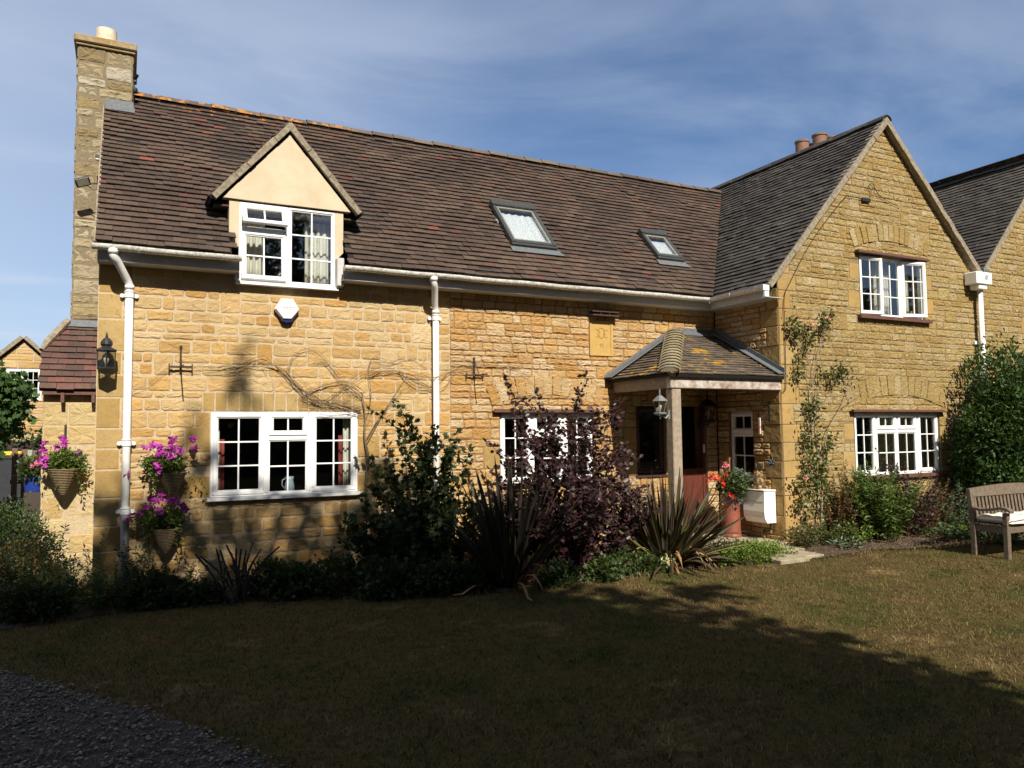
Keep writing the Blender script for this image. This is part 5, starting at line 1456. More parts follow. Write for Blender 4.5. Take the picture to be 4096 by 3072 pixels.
strand(B,.004,.002,.018,5); strand([(2.742,-0.030,2.535),(2.791,-0.030,2.726),(3.020,-0.030,2.702),(3.288,-0.030,2.775),(3.494,-0.030,2.716)],.0035,.0015,.022,4)
strand([(3.120,-0.030,2.608),(3.321,-0.030,2.419),(3.561,-0.030,2.358),(3.772,-0.030,2.394),(3.916,-0.030,2.629)],.003,.0015,.02,4)
strand([(4.097,-0.030,2.684),(4.316,-0.030,2.572),(4.520,-0.030,2.406),(4.314,-0.030,2.335)],.002,.001,.02,3)
strand([(2.646,-0.030,2.250),(2.472,-0.030,2.342),(2.347,-0.030,2.526),(2.222,-0.030,2.677),(2.039,-0.030,2.702)],.003,.0015,.03,5)
strand([(2.662,-0.030,2.062),(2.559,-0.060,2.093),(2.371,-0.060,2.107),(2.187,-0.060,2.091),(2.006,-0.060,2.103)],.003,.0015,.012,4)
for k in range(46):
    b = Vector(rg.choice([(2.042,-0.030,2.244),(2.630,-0.030,2.407),(2.888,-0.030,2.094),(3.153,-0.030,2.545),(2.711,-0.030,1.843),(2.791,-0.030,1.592),(1.862,-0.030,2.363),(3.493,-0.030,2.553),(2.441,-0.030,2.248),(1.597,-0.030,2.568)]))+Vector((rg.gauss(0,.12),0,rg.gauss(0,.07)))
    a = rg.uniform(0,math.pi*2); L = rg.uniform(.08,.35)
    e = b+Vector((math.cos(a)*L,-rg.uniform(0,.05),math.sin(a)*L)); strand([b,b.lerp(e,.5)+Vector((rg.gauss(0,.02),0,rg.gauss(0,.02))),e],.002,.001,.003)
m.build('stems', TWIG, V)

# ---------------------------------------------------------------- climbing rose on the gable
YR = -1.42
RO = empty('climbing_rose', (9.045,-1.420,0.227), 'climbing rose with pink blooms and sparse leaves on the right gable', 'climbing rose'); RO.location.z = .18
m = MB()
strand([(8.958,-1.500,0.100),(8.959,-1.480,0.382),(9.078,-1.430,0.923),(9.036,-1.430,1.308),(8.988,-1.430,1.671),(8.971,-1.430,1.933),(8.954,-1.430,2.217)],.026,.015,.004)
strand([(8.954,-1.430,2.217),(9.002,-1.430,2.583),(9.092,-1.430,2.954),(9.207,-1.430,3.181),(9.373,-1.430,3.376)],.011,.004,.004)
strand([(8.954,-1.430,2.217),(8.914,-1.430,2.654),(8.810,-1.430,2.888),(8.546,-1.430,3.096),(8.581,-1.430,3.333)],.010,.004,.004)
strand([(9.153,-1.430,2.624),(8.979,-1.430,2.729),(8.795,-1.430,2.899),(8.767,-1.430,3.051)],.006,.002,.004)
strand([(9.006,-1.430,2.035),(9.089,-1.430,2.365),(9.163,-1.430,2.624),(9.144,-1.430,2.956),(9.260,-1.430,3.221),(9.379,-1.430,3.489)],.010,.003,.004)
strand([(9.088,-1.430,1.125),(9.177,-1.430,1.559),(9.239,-1.430,1.778),(9.438,-1.450,2.035),(9.607,-1.450,2.222),(9.726,-1.450,2.448)],.014,.006,.004)
strand([(9.047,-1.430,2.035),(9.264,-1.430,2.256),(9.485,-1.430,2.482),(9.657,-1.430,2.711)],.006,.002,.004)
strand([(9.550,-1.450,2.147),(9.714,-1.450,2.223),(9.994,-1.450,2.377),(10.110,-1.450,2.474)],.005,.001,.004,2)
strand([(8.925,-1.500,0.138),(8.841,-1.460,0.565),(8.727,-1.440,0.854),(8.637,-1.440,1.035)],.005,.002,.01,2)
for k in range(60):
    b = Vector(rg.choice([(8.742,-1.430,3.050),(9.367,-1.430,3.264),(9.037,-1.430,2.878),(8.770,-1.430,2.578),(9.597,-1.430,2.597),(9.692,-1.430,2.374),(8.987,-1.430,1.853),(9.238,-1.430,2.774),(8.575,-1.430,2.645),(9.065,-1.450,1.308)]))+Vector((rg.gauss(0,.12),0,rg.gauss(0,.1)))
    a = rg.uniform(.2,math.pi-.2); L = rg.uniform(.08,.32); e = b+Vector((math.cos(a)*L,-rg.uniform(0,.06),math.sin(a)*L)); strand([b,e.lerp(b,.5)+Vector((rg.gauss(0,.02),0,0)),e],.0025,.001,.003)
m.build('stems', BARKL, RO)
cl = [(8.582,-1.450,3.374),(8.601,-1.450,3.259),(8.668,-1.450,3.204),(8.642,-1.450,3.174),(8.741,-1.450,2.960),(8.938,-1.450,3.280),(8.933,-1.450,3.173),(8.928,-1.450,3.074),(9.253,-1.450,3.412),(9.362,-1.450,3.501),(9.246,-1.450,3.277),
      (8.669,-1.450,2.679),(8.699,-1.450,2.593),(9.124,-1.450,2.603),(9.352,-1.450,2.609),(9.395,-1.450,2.520),(9.530,-1.450,2.684),(9.006,-1.450,2.176),(8.884,-1.450,2.157),(8.848,-1.450,1.825),(8.910,-1.470,1.600),(8.894,-1.500,1.336),
      (9.185,-1.470,1.505),(8.594,-1.480,1.039),(8.631,-1.460,0.729),(8.971,-1.460,2.001),(9.003,-1.500,1.110),(8.701,-1.460,0.856),(9.232,-1.460,1.595),(9.030,-1.500,1.238),(8.818,-1.460,1.136),(9.064,-1.500,0.914),(8.798,-1.500,0.606),(9.682,-1.450,2.635),(8.811,-1.500,1.388),(8.919,-1.500,1.027),(8.779,-1.450,1.638)]
r = np.random.RandomState(8); P=[]; D=[]
for c in cl:
    for k in range(34): P.append(np.array(c)+r.normal(size=3)*np.array([.05,.03,.06])); D.append(r.normal(size=3)+np.array([0,-.3,-.3]))
for k in range(230):
    c = cl[r.randint(17,len(cl))]; P.append(np.array(c)+r.normal(size=3)*np.array([.13,.03,.16])); D.append(r.normal(size=3)+np.array([0,-.3,-.4]))
leafcloud('leaves', L_ROSE, P, D, .055, RO, (OVAL,OVALF), .75, 8, up=.3)
C = []
for c in ((8.885,-1.500,3.326),(9.281,-1.480,3.421),(8.626,-1.540,1.104)):
    petals('bloom', P_ROSE, [tuple(Vector(c)+Vector(r.normal(size=3))*.008) for _ in range(7)], .04, RO, 6, 4, cup=.6)

# ---------------------------------------------------------------- shrubs in the bed
sprays('purple_smoke_bush','tall dark purple leaved shrub in front of the second window','shrub',(4.85,-1.45,0),
   [(4.006,-1.350,2.442),(5.134,-1.350,2.492),(4.973,-1.400,2.306),(4.467,-1.300,2.273),(5.205,-1.400,2.091),(5.702,-1.300,2.001),(3.732,-1.400,1.681),(5.365,-1.400,1.811),(5.889,-1.400,1.456),(3.777,-1.400,1.365),(4.755,-1.400,2.059),(4.635,-1.300,1.879),(4.172,-1.400,1.880),(4.076,-1.400,2.116),(5.363,-1.500,1.410),(4.983,-1.600,1.873)],
   62, 1.50, .95, L_PURP, (OVAL,OVALF), .066, .027, .18, 5, REDV, .007, .85, r0=.25, leafn=2, jitter=.05, sub=3, sq=(1.15,.6), up=.3)
sprays('green_leafy_shrub','dark green lobed leaf shrub in front of the middle downpipe','shrub',(3.22,-.85,0),
   [(3.002,-0.850,1.976),(2.940,-0.850,1.894),(2.564,-0.800,1.494),(3.187,-0.850,1.597),(3.315,-0.850,1.892),(3.620,-0.850,1.800),(3.505,-0.850,1.621),(3.745,-0.900,1.617),(2.804,-0.800,1.517),(3.063,-0.850,1.746),(3.388,-0.900,1.505),(2.652,-0.900,1.324),(2.419,-0.900,1.079),(2.879,-0.850,1.720)],
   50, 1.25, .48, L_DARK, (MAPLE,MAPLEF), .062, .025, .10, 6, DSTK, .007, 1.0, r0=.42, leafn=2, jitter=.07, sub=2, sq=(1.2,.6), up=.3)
def phormium(name, label, base, n, L, seed, mat, w=.045, dead=8, fan=None, lo=25):
    rg = random.Random(seed); base = Vector(base); base.z = gh(base.x,base.y); o = empty(name, base, label, 'spiky plant', None)
    def blade(m, a, e, L, w, bend, twist=0):
        N = 9; p = base+Vector((math.cos(a)*rg.uniform(.02,.16),math.sin(a)*rg.uniform(.02,.14),0)); d = Vector((math.cos(a)*math.cos(e),math.sin(a)*math.cos(e),math.sin(e)))
        s_ = Vector((-math.sin(a),math.cos(a),0)); 
        tw = Matrix.Rotation(rg.uniform(-.9,.9),3,d); s_ = tw @ s_
        vs = []
        for k in range(N+1):
            f = k/N; ww = w*(.55+.9*f-.2*f*f)*(1 if f < .55 else max(.02,(1-f)/.45)**.8)
            nn = s_.cross(d).normalized()
            vs += [tuple(p-s_*ww*.5+nn*ww*.22), tuple(p), tuple(p+s_*ww*.5+nn*ww*.22)]
            p = p+d*(L/N); d = (d+Vector((0,0,-1))*bend*(.25+f*1.4)*(1-abs(d.z)*.5)).normalized()
            if p.z < base.z+.02: p.z = base.z+.02
        m.rnd = rg.random(); m.add(vs, [(3*k+i,3*k+i+1,3*k+i+4,3*k+i+3) for k in range(N) for i in (0,1)], raw=True)
    m = MB()
    for i in range(n):
        a = rg.uniform(0,2*math.pi); q = rg.random(); e = R(lo+(88-lo)*q**.8); blade(m, a, e, L*rg.uniform(.6,1.05), w*rg.uniform(.7,1.15), (rg.uniform(.02,.10) if rg.random() < .75 else rg.uniform(.14,.32))*(1.4-q))
    m.build('leaves', mat, o)
    m = MB()
    for i in range(dead): a = rg.uniform(-math.pi,0); blade(m, a, R(rg.uniform(25,60)), L*rg.uniform(.45,.7), w*.55, rg.uniform(.35,.6))
    m.build('dead_leaves', L_DEAD, o)
    return o
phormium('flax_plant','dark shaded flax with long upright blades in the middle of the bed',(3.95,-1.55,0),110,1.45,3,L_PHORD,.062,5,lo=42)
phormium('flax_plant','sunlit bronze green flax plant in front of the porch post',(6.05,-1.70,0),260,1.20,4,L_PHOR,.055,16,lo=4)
# pruned stick shrub
o = empty('bare_stick_shrub', (1.10,-.62,0), 'hard pruned shrub of bare dark sticks below the left window', 'shrub'); m = MB(); rg = random.Random(3)
for px_ in ((0.695,-0.600,0.548),(0.744,-0.600,0.518),(0.906,-0.600,0.584),(1.006,-0.600,0.616),(1.058,-0.600,0.532),(1.109,-0.600,0.577),(1.161,-0.600,0.565),(1.213,-0.600,0.547),(1.282,-0.600,0.628),(1.370,-0.600,0.549),(1.565,-0.600,0.561),(1.411,-0.600,0.423),(1.200,-0.700,0.428),(1.035,-0.700,0.416),(0.944,-0.600,0.568)):
    b = Vector((1.10+rg.uniform(-.08,.1),-.62+rg.uniform(-.08,.05),0)); e = Vector(px_); m.tube(spline([b,b.lerp(e,.5)+Vector((rg.gauss(0,.02),0,.05)),e],4),[.016-.0009*i for i in range(9)],6)
m.build('stems', DSTK, o)
P,D,rn = clumped((1.08,-.62,.16),(.30,.16,.2),60,8,5); leafcloud('leaves', L_DARK, P, D, .04, o, (OVAL,OVALF), .6, 5, rnd=rn)

# low leafy plants filling the shaded bed: individual mounds
MOUNDS = [(-.75,-.42,.35,.30,'leaf'),(.35,-.40,.30,.28,'maple'),(1.75,-.62,.34,.30,'maple'),(2.15,-.75,.38,.36,'oval'),(1.5,-.42,.28,.34,'leaf'),(2.65,-1.15,.40,.34,'maple'),(3.15,-1.35,.34,.32,'oval'),(3.55,-1.45,.26,.26,'maple'),(.75,-.5,.22,.16,'maple'),(4.45,-1.8,.22,.2,'oval'),(5.25,-1.75,.26,.24,'leaf'),(5.0,-1.9,.2,.2,'maple'),(5.55,-1.9,.18,.16,'oval')]
MN = ['at the far left end of the bed','beside the foot of the left downpipe','right of the bare stick shrub','dark mound in front of the green shrub','close to the wall under the left window','spreading to the lawn left of the dark flax','tucked in front of the dark flax','at the foot of the dark flax','between downpipe and bare sticks','under the purple shrub','left of the sunlit flax','under the purple shrub beside the lawn edge','at the left foot of the sunlit flax']
for i,(x,y,rr,h,sh) in enumerate(MOUNDS):
    z = gh(x,y); o = empty('ground_cover_plant', (x,y,z), ('low '+{'leaf':'pointed','maple':'lobed','oval':'round'}[sh]+' leaved green plant '+MN[i]), 'garden plant', 'low plants in the front bed')
    P,D,rn = clumped((x,y,z+h*.35),(rr,rr*.75,h*.75),int(260*rr/.3),8,100+i,csize=.10,shell=.35,zmin=z+.0)
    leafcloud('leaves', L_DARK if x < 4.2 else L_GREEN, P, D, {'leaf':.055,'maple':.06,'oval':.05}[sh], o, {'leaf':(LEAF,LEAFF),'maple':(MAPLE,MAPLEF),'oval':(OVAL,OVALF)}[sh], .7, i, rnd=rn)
    m = MB()
    for k in range(7): a = k*.9; m.tube([(x+.03*math.cos(a),y+.03*math.sin(a),z),(x+rr*.5*math.cos(a),y+rr*.4*math.sin(a),z+h*.7)],.004,4)
    m.build('stems', STEMG, o)
# tall spires at the left
for i,(bx,by,tips,n,h,lab) in enumerate([(-.62,.02,[(-0.531,-0.100,0.863),(-0.634,-0.100,0.715),(-0.690,-0.100,0.732),(-0.711,-0.100,0.862)],26,.62,'tall leafy spires in front of the pale chimney base'),
        (-.15,-.32,[(-0.338,-0.350,0.647),(-0.161,-0.200,0.784),(-0.425,-0.350,0.565),(-0.290,-0.350,0.529)],30,.52,'leafy spires at the cottage left corner'),
        (.12,-.30,[(0.025,-0.300,0.665),(-0.004,-0.300,0.576),(-0.063,-0.300,0.633)],24,.56,'leafy spires in front of the left downpipe'),
        (.48,-.32,[(0.198,-0.300,0.600),(0.290,-0.300,0.566),(0.369,-0.300,0.534),(0.127,-0.300,0.579)],26,.5,'leafy spires right of the left downpipe'),
        (-.98,-.30,[(-0.954,-0.300,0.725),(-0.869,-0.300,0.744),(-1.040,-0.300,0.805)],34,.75,'bushy spires at the far left edge of the bed')]):
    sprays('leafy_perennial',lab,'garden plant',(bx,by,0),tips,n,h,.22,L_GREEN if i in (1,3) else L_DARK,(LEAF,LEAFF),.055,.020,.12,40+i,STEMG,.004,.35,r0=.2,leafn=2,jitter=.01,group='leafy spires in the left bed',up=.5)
# hedge at far left, partly lit, and background garden
o = empty('privet_bush', (-1.45,.7,0), 'rounded privet bush at the lower left edge, sunlit on top', 'shrub')
P,D,rn = clumped((-1.30,.72,.36),(.72,.5,.70),1300,9,55,csize=.12,shell=.6,zmin=0); leafcloud('leaves', L_GREEN, P, D, .035, o, (OVAL,OVALF), .65, 55, rnd=rn)
trunk(o,(-1.3,.7,0),(-1.3,.7,.6),.03,5,.3)
o = empty('fig_tree', (-2.15,4.2,.1), 'dark broad leaved fig tree in front of the distant house', 'tree')
P,D,rn = clumped((-2.45,4.2,2.22),(1.05,.7,.72),1500,10,66,csize=.22,shell=.35,na=.4); leafcloud('leaves', L_FIG, P, D, .095, o, (MAPLE,MAPLEF), 1.0, 66, rnd=rn, up=.35)
trunk(o,(-2.3,4.3,.05),(-2.3,4.3,2.2),.06,6,.6,mat=BARKL)
P = np.array([(-1.444,4.000,2.018),(-1.532,4.000,1.816)]); 
# low garden plants between
for i,(x,y,z0,rr,h,mt,lab) in enumerate([(-1.55,5.2,.12,.5,.55,L_GREEN,'leafy plants growing behind the chimney base near the fence'),(-2.6,6.2,.12,.9,.6,L_DARK,'dark low shrub beside the wheelie bin'),(-1.15,2.3,.02,.30,.35,L_AUT,'straggly dry plant behind the chimney base'),(-1.75,2.2,.02,.5,.25,L_AUT,'low browning plants behind the privet bush')]):
    o = empty('garden_shrub', (x,y,z0), lab, 'shrub'); P,D,rn = clumped((x,y,z0+h*.5),(rr,rr,h*.7),int(300*rr/.4),8,200+i,csize=.14,shell=.3,zmin=z0); leafcloud('leaves', mt, P, D, .06, o, (OVAL,OVALF), .7, 70+i, rnd=rn)
    trunk(o,(x,y,z0),(x,y,z0+h*.6),.02,5,rr*.5)
o = empty('background_hedge', (-6,13,.3), 'dark hedge below the distant house', 'hedge')
P = []; r = np.random.RandomState(2)
for k in range(9000): P.append((r.uniform(-9,-.5),13+r.uniform(-.5,.5),.2+r.uniform(0,1.75)))
leafcloud('leaves', L_DARK, P, r.normal(size=(9000,3))+np.array([0,-.3,.3]), .13, o, (OVAL,OVALF), .7, 3)
m = MB(); m.box((-9,12.8,.1),(-.5,13.2,1.7)); m.build('twigs', DSTK, o)

# distant house
hx0, hy = -2.95, 20.0
DH = empty('distant_house', (-2.906,20.000,3.331), 'small pale stone house gable in the distance at the left edge', 'house')
ga = (-2.975,20.000,5.005); gl = (-4.042,20.000,3.994); gr_ = (-1.863,20.000,3.928); b0 = .2
m = MB(frame((0,20,0),(1,0,0),FZ)); m.mi = 1; wd = ((-3.458,20.000,4.026)[0],(-3.433,20.000,3.025)[2],(-2.449,20.000,4.054)[0],(-2.449,20.000,4.029)[2])
XLh = ga[0]-2.6; XRh = ga[0]+2.6; sl = (ga[2]-gr_[2])/(gr_[0]-ga[0])
hpd = [(-sl,1,ga[2]-.1-sl*ga[0]),(sl,1,ga[2]-.1+sl*ga[0])]
sheet(m, XLh, XRh, b0, ga[2], [wd], hpd)
ashlar(m, XLh, XRh, b0, ga[2], [wd], hp=hpd, ch=(.16,.26), cw=(.3,.8), seed=91, mstone=0, joint=.03, jumper=0)
m.M = ID; m.box((XLh+.1,20.3,b0),(XLh+.4,26,gr_[2]-.3)); m.build('wall', [ST_L,MORT_L], DH)
m = MB()
for s_ in (-1,1):
    e = Vector((ga[0]+s_*2.9,0,ga[2]-sl*2.9)); a_ = Vector((ga[0],0,ga[2])); up = Vector((s_*sl,0,1)).normalized()*.12
    m.add([tuple(e+Vector((0,19.85,0))),tuple(a_+Vector((0,19.85,0))),tuple(a_+Vector((0,27,0))),tuple(e+Vector((0,27,0))),tuple(e+up+Vector((0,19.85,0))),tuple(a_+up+Vector((0,19.85,0))),tuple(a_+up+Vector((0,27,0))),tuple(e+up+Vector((0,27,0)))],[(0,1,2,3),(7,6,5,4),(0,4,5,1),(1,5,6,2),(2,6,7,3),(3,7,4,0)],raw=True)
m.build('roof', MORTV, DH)
a,b,c,d = wd; W = (c-a)
window(DH, frame((0,20,0),(1,0,0),FZ), a,b,c,d, [dict(r=(a,b,a+W*.52,d),nx=2,ny=3),dict(r=(a+W*.52,b,c,d),nx=2,ny=3)], nf=-.02, sill=True, fw=.06)
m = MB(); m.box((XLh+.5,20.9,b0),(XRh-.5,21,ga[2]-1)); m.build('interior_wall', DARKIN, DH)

# wheelie bin, fence, blue pot, pink geranium in the background left
wb = (-1.858,8.000,1.499)
BN = empty('wheelie_bin', (wb[0]-.12,8.0,.3), 'dark grey wheelie bin with yellow lid at the left edge', 'wheelie bin'); x,y,zt_ = wb[0]-.12,8.0,wb[2]
m = MB(); m.add([(x-.24,y-.28,.45),(x+.24,y-.28,.45),(x+.24,y+.28,.45),(x-.24,y+.28,.45),(x-.30,y-.36,zt_-.04),(x+.30,y-.36,zt_-.04),(x+.30,y+.36,zt_-.04),(x-.30,y+.36,zt_-.04)],[(0,3,2,1),(4,5,6,7),(0,1,5,4),(1,2,6,5),(2,3,7,6),(3,0,4,7)],raw=True); m.bbox((x-.315,y-.375,zt_-.1),(x+.315,y+.375,zt_-.05),.01); m.build('body', BIN, BN)
m = MB(); m.bbox((x-.325,y-.39,zt_-.045),(x+.325,y+.37,zt_+.0),.015); m.bbox((x-.25,y-.3,zt_+.0),(x+.25,y+.3,zt_+.03),.012); m.build('lid', YEL, BN)
m = MB()
for s_ in (-.2,.2): m.tube([(x+s_-.03,y+.3,.47),(x+s_+.03,y+.3,.47)],.10,16)
m.build('wheel', IRON, BN)
FN = empty('picket_fence', (-1.388,6.000,1.366), 'short brown wooden picket fence behind the chimney base', 'fence'); fx = (-1.388,6.000,1.366); zt_ = (-1.394,6.000,1.613)[2]
m = MB()
for k in range(7): m.bbox((fx[0]-.30+k*.14,5.98,.1),(fx[0]-.215+k*.14,6.0,zt_-.02*(k%3)),.004)
m.build('pickets', simple('brown_fence',(.16,.10,.06),.8,.3,12), FN)
m = MB(); m.box((fx[0]-.32,6.003,zt_-.16),(fx[0]+.75,6.03,zt_-.09)); m.box((fx[0]-.32,6.003,zt_-.6),(fx[0]+.75,6.03,zt_-.53)); m.build('rail', simple('brown_rail',(.14,.09,.055),.8,.3,12), FN)
m = MB(); m.bbox((fx[0]-.07,5.93,.1),(fx[0]+.0,5.972,zt_-.03),.004); m.build('post', simple('pale_green_post',(.30,.36,.27),.8), FN)
bp_ = (-1.138,3.500,1.240)
o = empty('plant_pot', (bp_[0],3.5,.04), 'blue plastic plant pot with a pink geranium behind the chimney base', 'plant pot')
m = MB(); m.lathe([(.11,.0),(.14,.17),(.15,.17),(.15,.21),(.135,.21),(.125,.15)],(bp_[0],3.5,bp_[2]-.22),20,cap=False); m.lathe([(.0,.15),(.125,.15)],(bp_[0],3.5,bp_[2]-.22),20,cap=False); m.build('pot', BLUE, o)
m = MB(); m.box((bp_[0]-.11,3.39,.0),(bp_[0]+.11,3.61,bp_[2]-.222)); m.build('stand', simple('dark_stand',(.05,.035,.025)), o)
P,D,rn = clumped((bp_[0],3.5,bp_[2]+.12),(.18,.18,.16),90,8,12); leafcloud('leaves', L_GREEN, P, D, .05, o, (OVAL,OVALF), .9, 12, rnd=rn)
cpk = (-1.079,3.300,1.412); petals('blooms', P_PINK, [tuple(Vector(cpk)+Vector((rg.gauss(0,.035),rg.gauss(0,.02),rg.gauss(0,.022)))) for _ in range(16)], .03, o, 5, 3)
# ---------------------------------------------------------------- hanging baskets
def basket(top, r_, h, label, seed, yb, folr, off=(0,0,0), nfl=18, fl=(), shade=False, hang=None):
    c = Vector(top); o = empty('hanging_basket', c, label, 'hanging basket', 'wicker cone baskets of petunias'); rg = random.Random(seed)
    m = MB(); N = 16; prof = []
    for k in range(N+1):
        f = k/N; rr = r_*(1-f)**.85+.006; prof.append((rr*(1.04 if k%2 else .97), -h*f))
    m.lathe(prof, tuple(c), 22, cap=False); m.lathe([(.0,-.02),(r_*.98,-.015)], tuple(c), 22, cap=False)
    for k in range(N): rr = r_*(1-k/N)**.85+.01; m.tube([(c.x+rr*math.cos(a),c.y+rr*math.sin(a),c.z-h*k/N) for a in np.linspace(0,6.283,17)], .0065, 4, cap=False)
    m.build('basket', ROPE, o)
    m = MB(); m.bbox((c.x-.012,yb-.02,c.z+.02),(c.x+.012,yb-.002,c.z+.52 if hang is None else c.z+hang),.003); m.tube([(c.x,yb-.02,c.z+.25),(c.x,c.y,c.z+.05)],.007,5); m.build('bracket', IRON, o)
    P,D,rn = clumped(tuple(c+Vector(off)+Vector((0,0,.06))),folr,230,9,seed,csize=.07,shell=.2,na=.4)
    for k in range(8):
        a = rg.uniform(-2.6,-.4) if k%2 else rg.uniform(0,6.28); q = c+Vector((math.cos(a)*folr[0],math.sin(a)*.08,0))
        for t in range(14):
            q = q+Vector((math.cos(a)*.012,0,-.012-.001*t)); P = np.vstack([P,[tuple(q)]]); D = np.vstack([D,[(rg.gauss(0,1),rg.gauss(0,1)-.4,rg.gauss(0,1))]]); rn = np.append(rn, rg.random())
    leafcloud('leaves', L_DARK if shade else L_PET, P, D, .034, o, (OVAL,OVALF), .75, seed, rnd=rn)
    C = [tuple(Vector(f)+Vector((rg.gauss(0,.02),rg.gauss(0,.015),rg.gauss(0,.02)))) for f in fl for _ in range(2)]
    petals('blooms', P_MAG, C, .044, o, 5, seed, facing=(-.1,-1,.3), cup=.15, w=1.15)
    return o
basket((-0.626,0.970,1.420), .155, .31, 'wicker cone basket of petunias on the pale chimney base', 21, 1.15, (.22,.14,.12), (.02,0,.03), fl=[(-0.823,0.900,1.722),(-0.832,0.900,1.650),(-0.810,0.900,1.549),(-0.701,0.900,1.691),(-0.621,0.900,1.747),(-0.465,0.950,1.595),(-0.834,0.900,1.521),(-0.813,0.900,1.477),(-0.634,0.900,1.727)])
basket((0.487,-0.150,1.387), .135, .26, 'upper wicker cone basket of petunias right of the left downpipe', 22, 0, (.22,.13,.12), (-.08,0,.04), fl=[(0.243,-0.200,1.673),(0.279,-0.200,1.700),(0.353,-0.220,1.685),(0.378,-0.240,1.644),(0.330,-0.220,1.604),(0.504,-0.200,1.751),(0.479,-0.200,1.710),(0.671,-0.180,1.762),(0.698,-0.180,1.734),(0.685,-0.180,1.678),(0.528,-0.240,1.655),(0.478,-0.260,1.582),(0.330,-0.280,1.497),(0.367,-0.280,1.477),(0.054,-0.120,1.384),(0.441,-0.240,1.629),(0.569,-0.200,1.639)], hang=.1)
basket((0.431,-0.150,0.780), .14, .27, 'lower wicker cone basket of petunias in shade right of the downpipe', 23, 0, (.24,.14,.12), (-.05,0,.04), fl=[(0.301,-0.200,1.117),(0.388,-0.200,1.126),(0.462,-0.220,1.097),(0.565,-0.200,1.076),(0.603,-0.200,1.033),(0.630,-0.200,0.977),(0.352,-0.240,0.964),(0.181,-0.200,0.975),(0.237,-0.200,1.012),(0.069,-0.120,0.921),(0.501,-0.200,1.115),(0.289,-0.200,1.104)], shade=False, hang=.1)
# ---------------------------------------------------------------- tall pot by the porch
pc = (8.10,-.62); z0 = gh(*pc)+.05
PT = empty('tall_terracotta_pot', (pc[0],pc[1],z0), 'tall terracotta pot of geraniums and trailing blue lobelia beside the letterbox', 'flower pot')
m = MB(); m.lathe([(.135,0),(.135,.02),(.128,.04),(.118,.40),(.112,.58),(.125,.59),(.125,.64),(.10,.64),(.10,.60)],(pc[0],pc[1],z0),32,cap=False); m.lathe([(0,.60),(.11,.60)],(pc[0],pc[1],z0),24,cap=False); m.build('pot', TERRP, PT, smooth=False)
P,D,rn = clumped((pc[0]-.02,pc[1]-.06,z0+.74),(.22,.2,.17),170,9,31,csize=.08,shell=.2); leafcloud('leaves', L_GREEN, P, D, .045, PT, (OVAL,OVALF), .95, 31, rnd=rn)
P,D,rn = clumped((pc[0]+.10,pc[1]-.1,z0+.84),(.15,.13,.14),170,9,32,csize=.05,shell=.2); leafcloud('silver_leaves', L_SILV, P, D, .028, PT, (OVAL,OVALF), .7, 32, rnd=rn)
rg = random.Random(5)
def puff(c, s_, n): return [tuple(Vector(c)+Vector((rg.gauss(0,s_),rg.gauss(0,s_*.6),rg.gauss(0,s_)))) for _ in range(n)]
petals('red_blooms', P_RED, puff((7.604,-0.750,1.103),.028,26)+puff((7.798,-0.700,1.094),.02,8)+puff((7.868,-0.700,1.062),.02,6)+puff((7.835,-0.750,1.011),.02,8)+puff((7.955,-0.780,0.859),.018,9)+puff((8.010,-0.780,0.813),.018,8)+puff((7.942,-0.700,1.132),.015,5), .026, PT, 5, 5)
petals('pink_blooms', P_PINK, puff((7.968,-0.650,1.284),.025,14)+puff((8.599,-0.450,1.271),.015,5), .024, PT, 5, 6)
C = []
for _ in range(80): a = rg.uniform(0,6.28); C.append((pc[0]+.19*math.cos(a),pc[1]-.05+.17*math.sin(a),z0+rg.uniform(.48,.72)))
petals('violet_blooms', P_VIO, C+puff((8.213,-0.700,0.624),.03,12)+puff((7.501,-0.800,0.849),.03,10), .014, PT, 4, 7)
P = [(pc[0]+.2*math.cos(a),pc[1]-.05+.18*math.sin(a),z0+z) for a,z in zip(np.random.RandomState(1).uniform(0,6.28,260),np.random.RandomState(2).uniform(.42,.7,260))]
leafcloud('trailing_leaves', L_DARK, P, np.random.RandomState(3).normal(size=(260,3))+np.array([0,0,-.8]), .03, PT, (LEAF,LEAFF), .5, 33)
# ---------------------------------------------------------------- plants at the foot of the gable
sprays('willow_leaved_plant','tall bright green drooping leaved plant left of the lower gable window','garden plant',(9.75,-1.85,0),[(9.338,-1.800,1.169),(9.730,-1.700,1.297),(9.759,-1.800,1.227),(9.967,-1.800,1.112),(9.202,-1.800,1.032)],56,1.28,.40,L_BRIGHT,(LEAF,LEAFF),.105,.030,.12,61,STEMG,.005,.32,r0=.24,leafn=2,jitter=.02,up=.7,drop=.05)
sprays('dried_red_plant','tall reddish brown drying plant between the rose and the green plant','garden plant',(9.28,-1.62,0),[(9.322,-1.600,1.215),(9.405,-1.600,1.303),(9.241,-1.600,1.128)],30,1.15,.2,L_AUT,(LEAF,LEAFF),.05,.022,.2,62,REDV,.004,.5,r0=.12,leafn=2,jitter=.02)
sprays('plum_coloured_shrub','plum leaved small shrub under the lower gable window','shrub',(10.5,-1.75,0),[(9.992,-1.650,1.474),(10.220,-1.700,1.321),(9.994,-1.700,1.217),(10.382,-1.700,1.242)],44,1.15,.42,L_PURP,(OVAL,OVALF),.045,.026,.15,63,REDV,.004,.8,r0=.2,leafn=2,jitter=.03)
sprays('orange_tinged_shrub','orange tinged small leaved shrub under the right of the lower gable window','shrub',(10.95,-1.7,0),[(10.688,-1.600,1.268),(10.648,-1.700,0.971),(10.433,-1.700,1.166)],44,1.1,.38,L_AUT,(OVAL,OVALF),.035,.024,.15,64,REDV,.004,.7,r0=.2,leafn=2,jitter=.03)
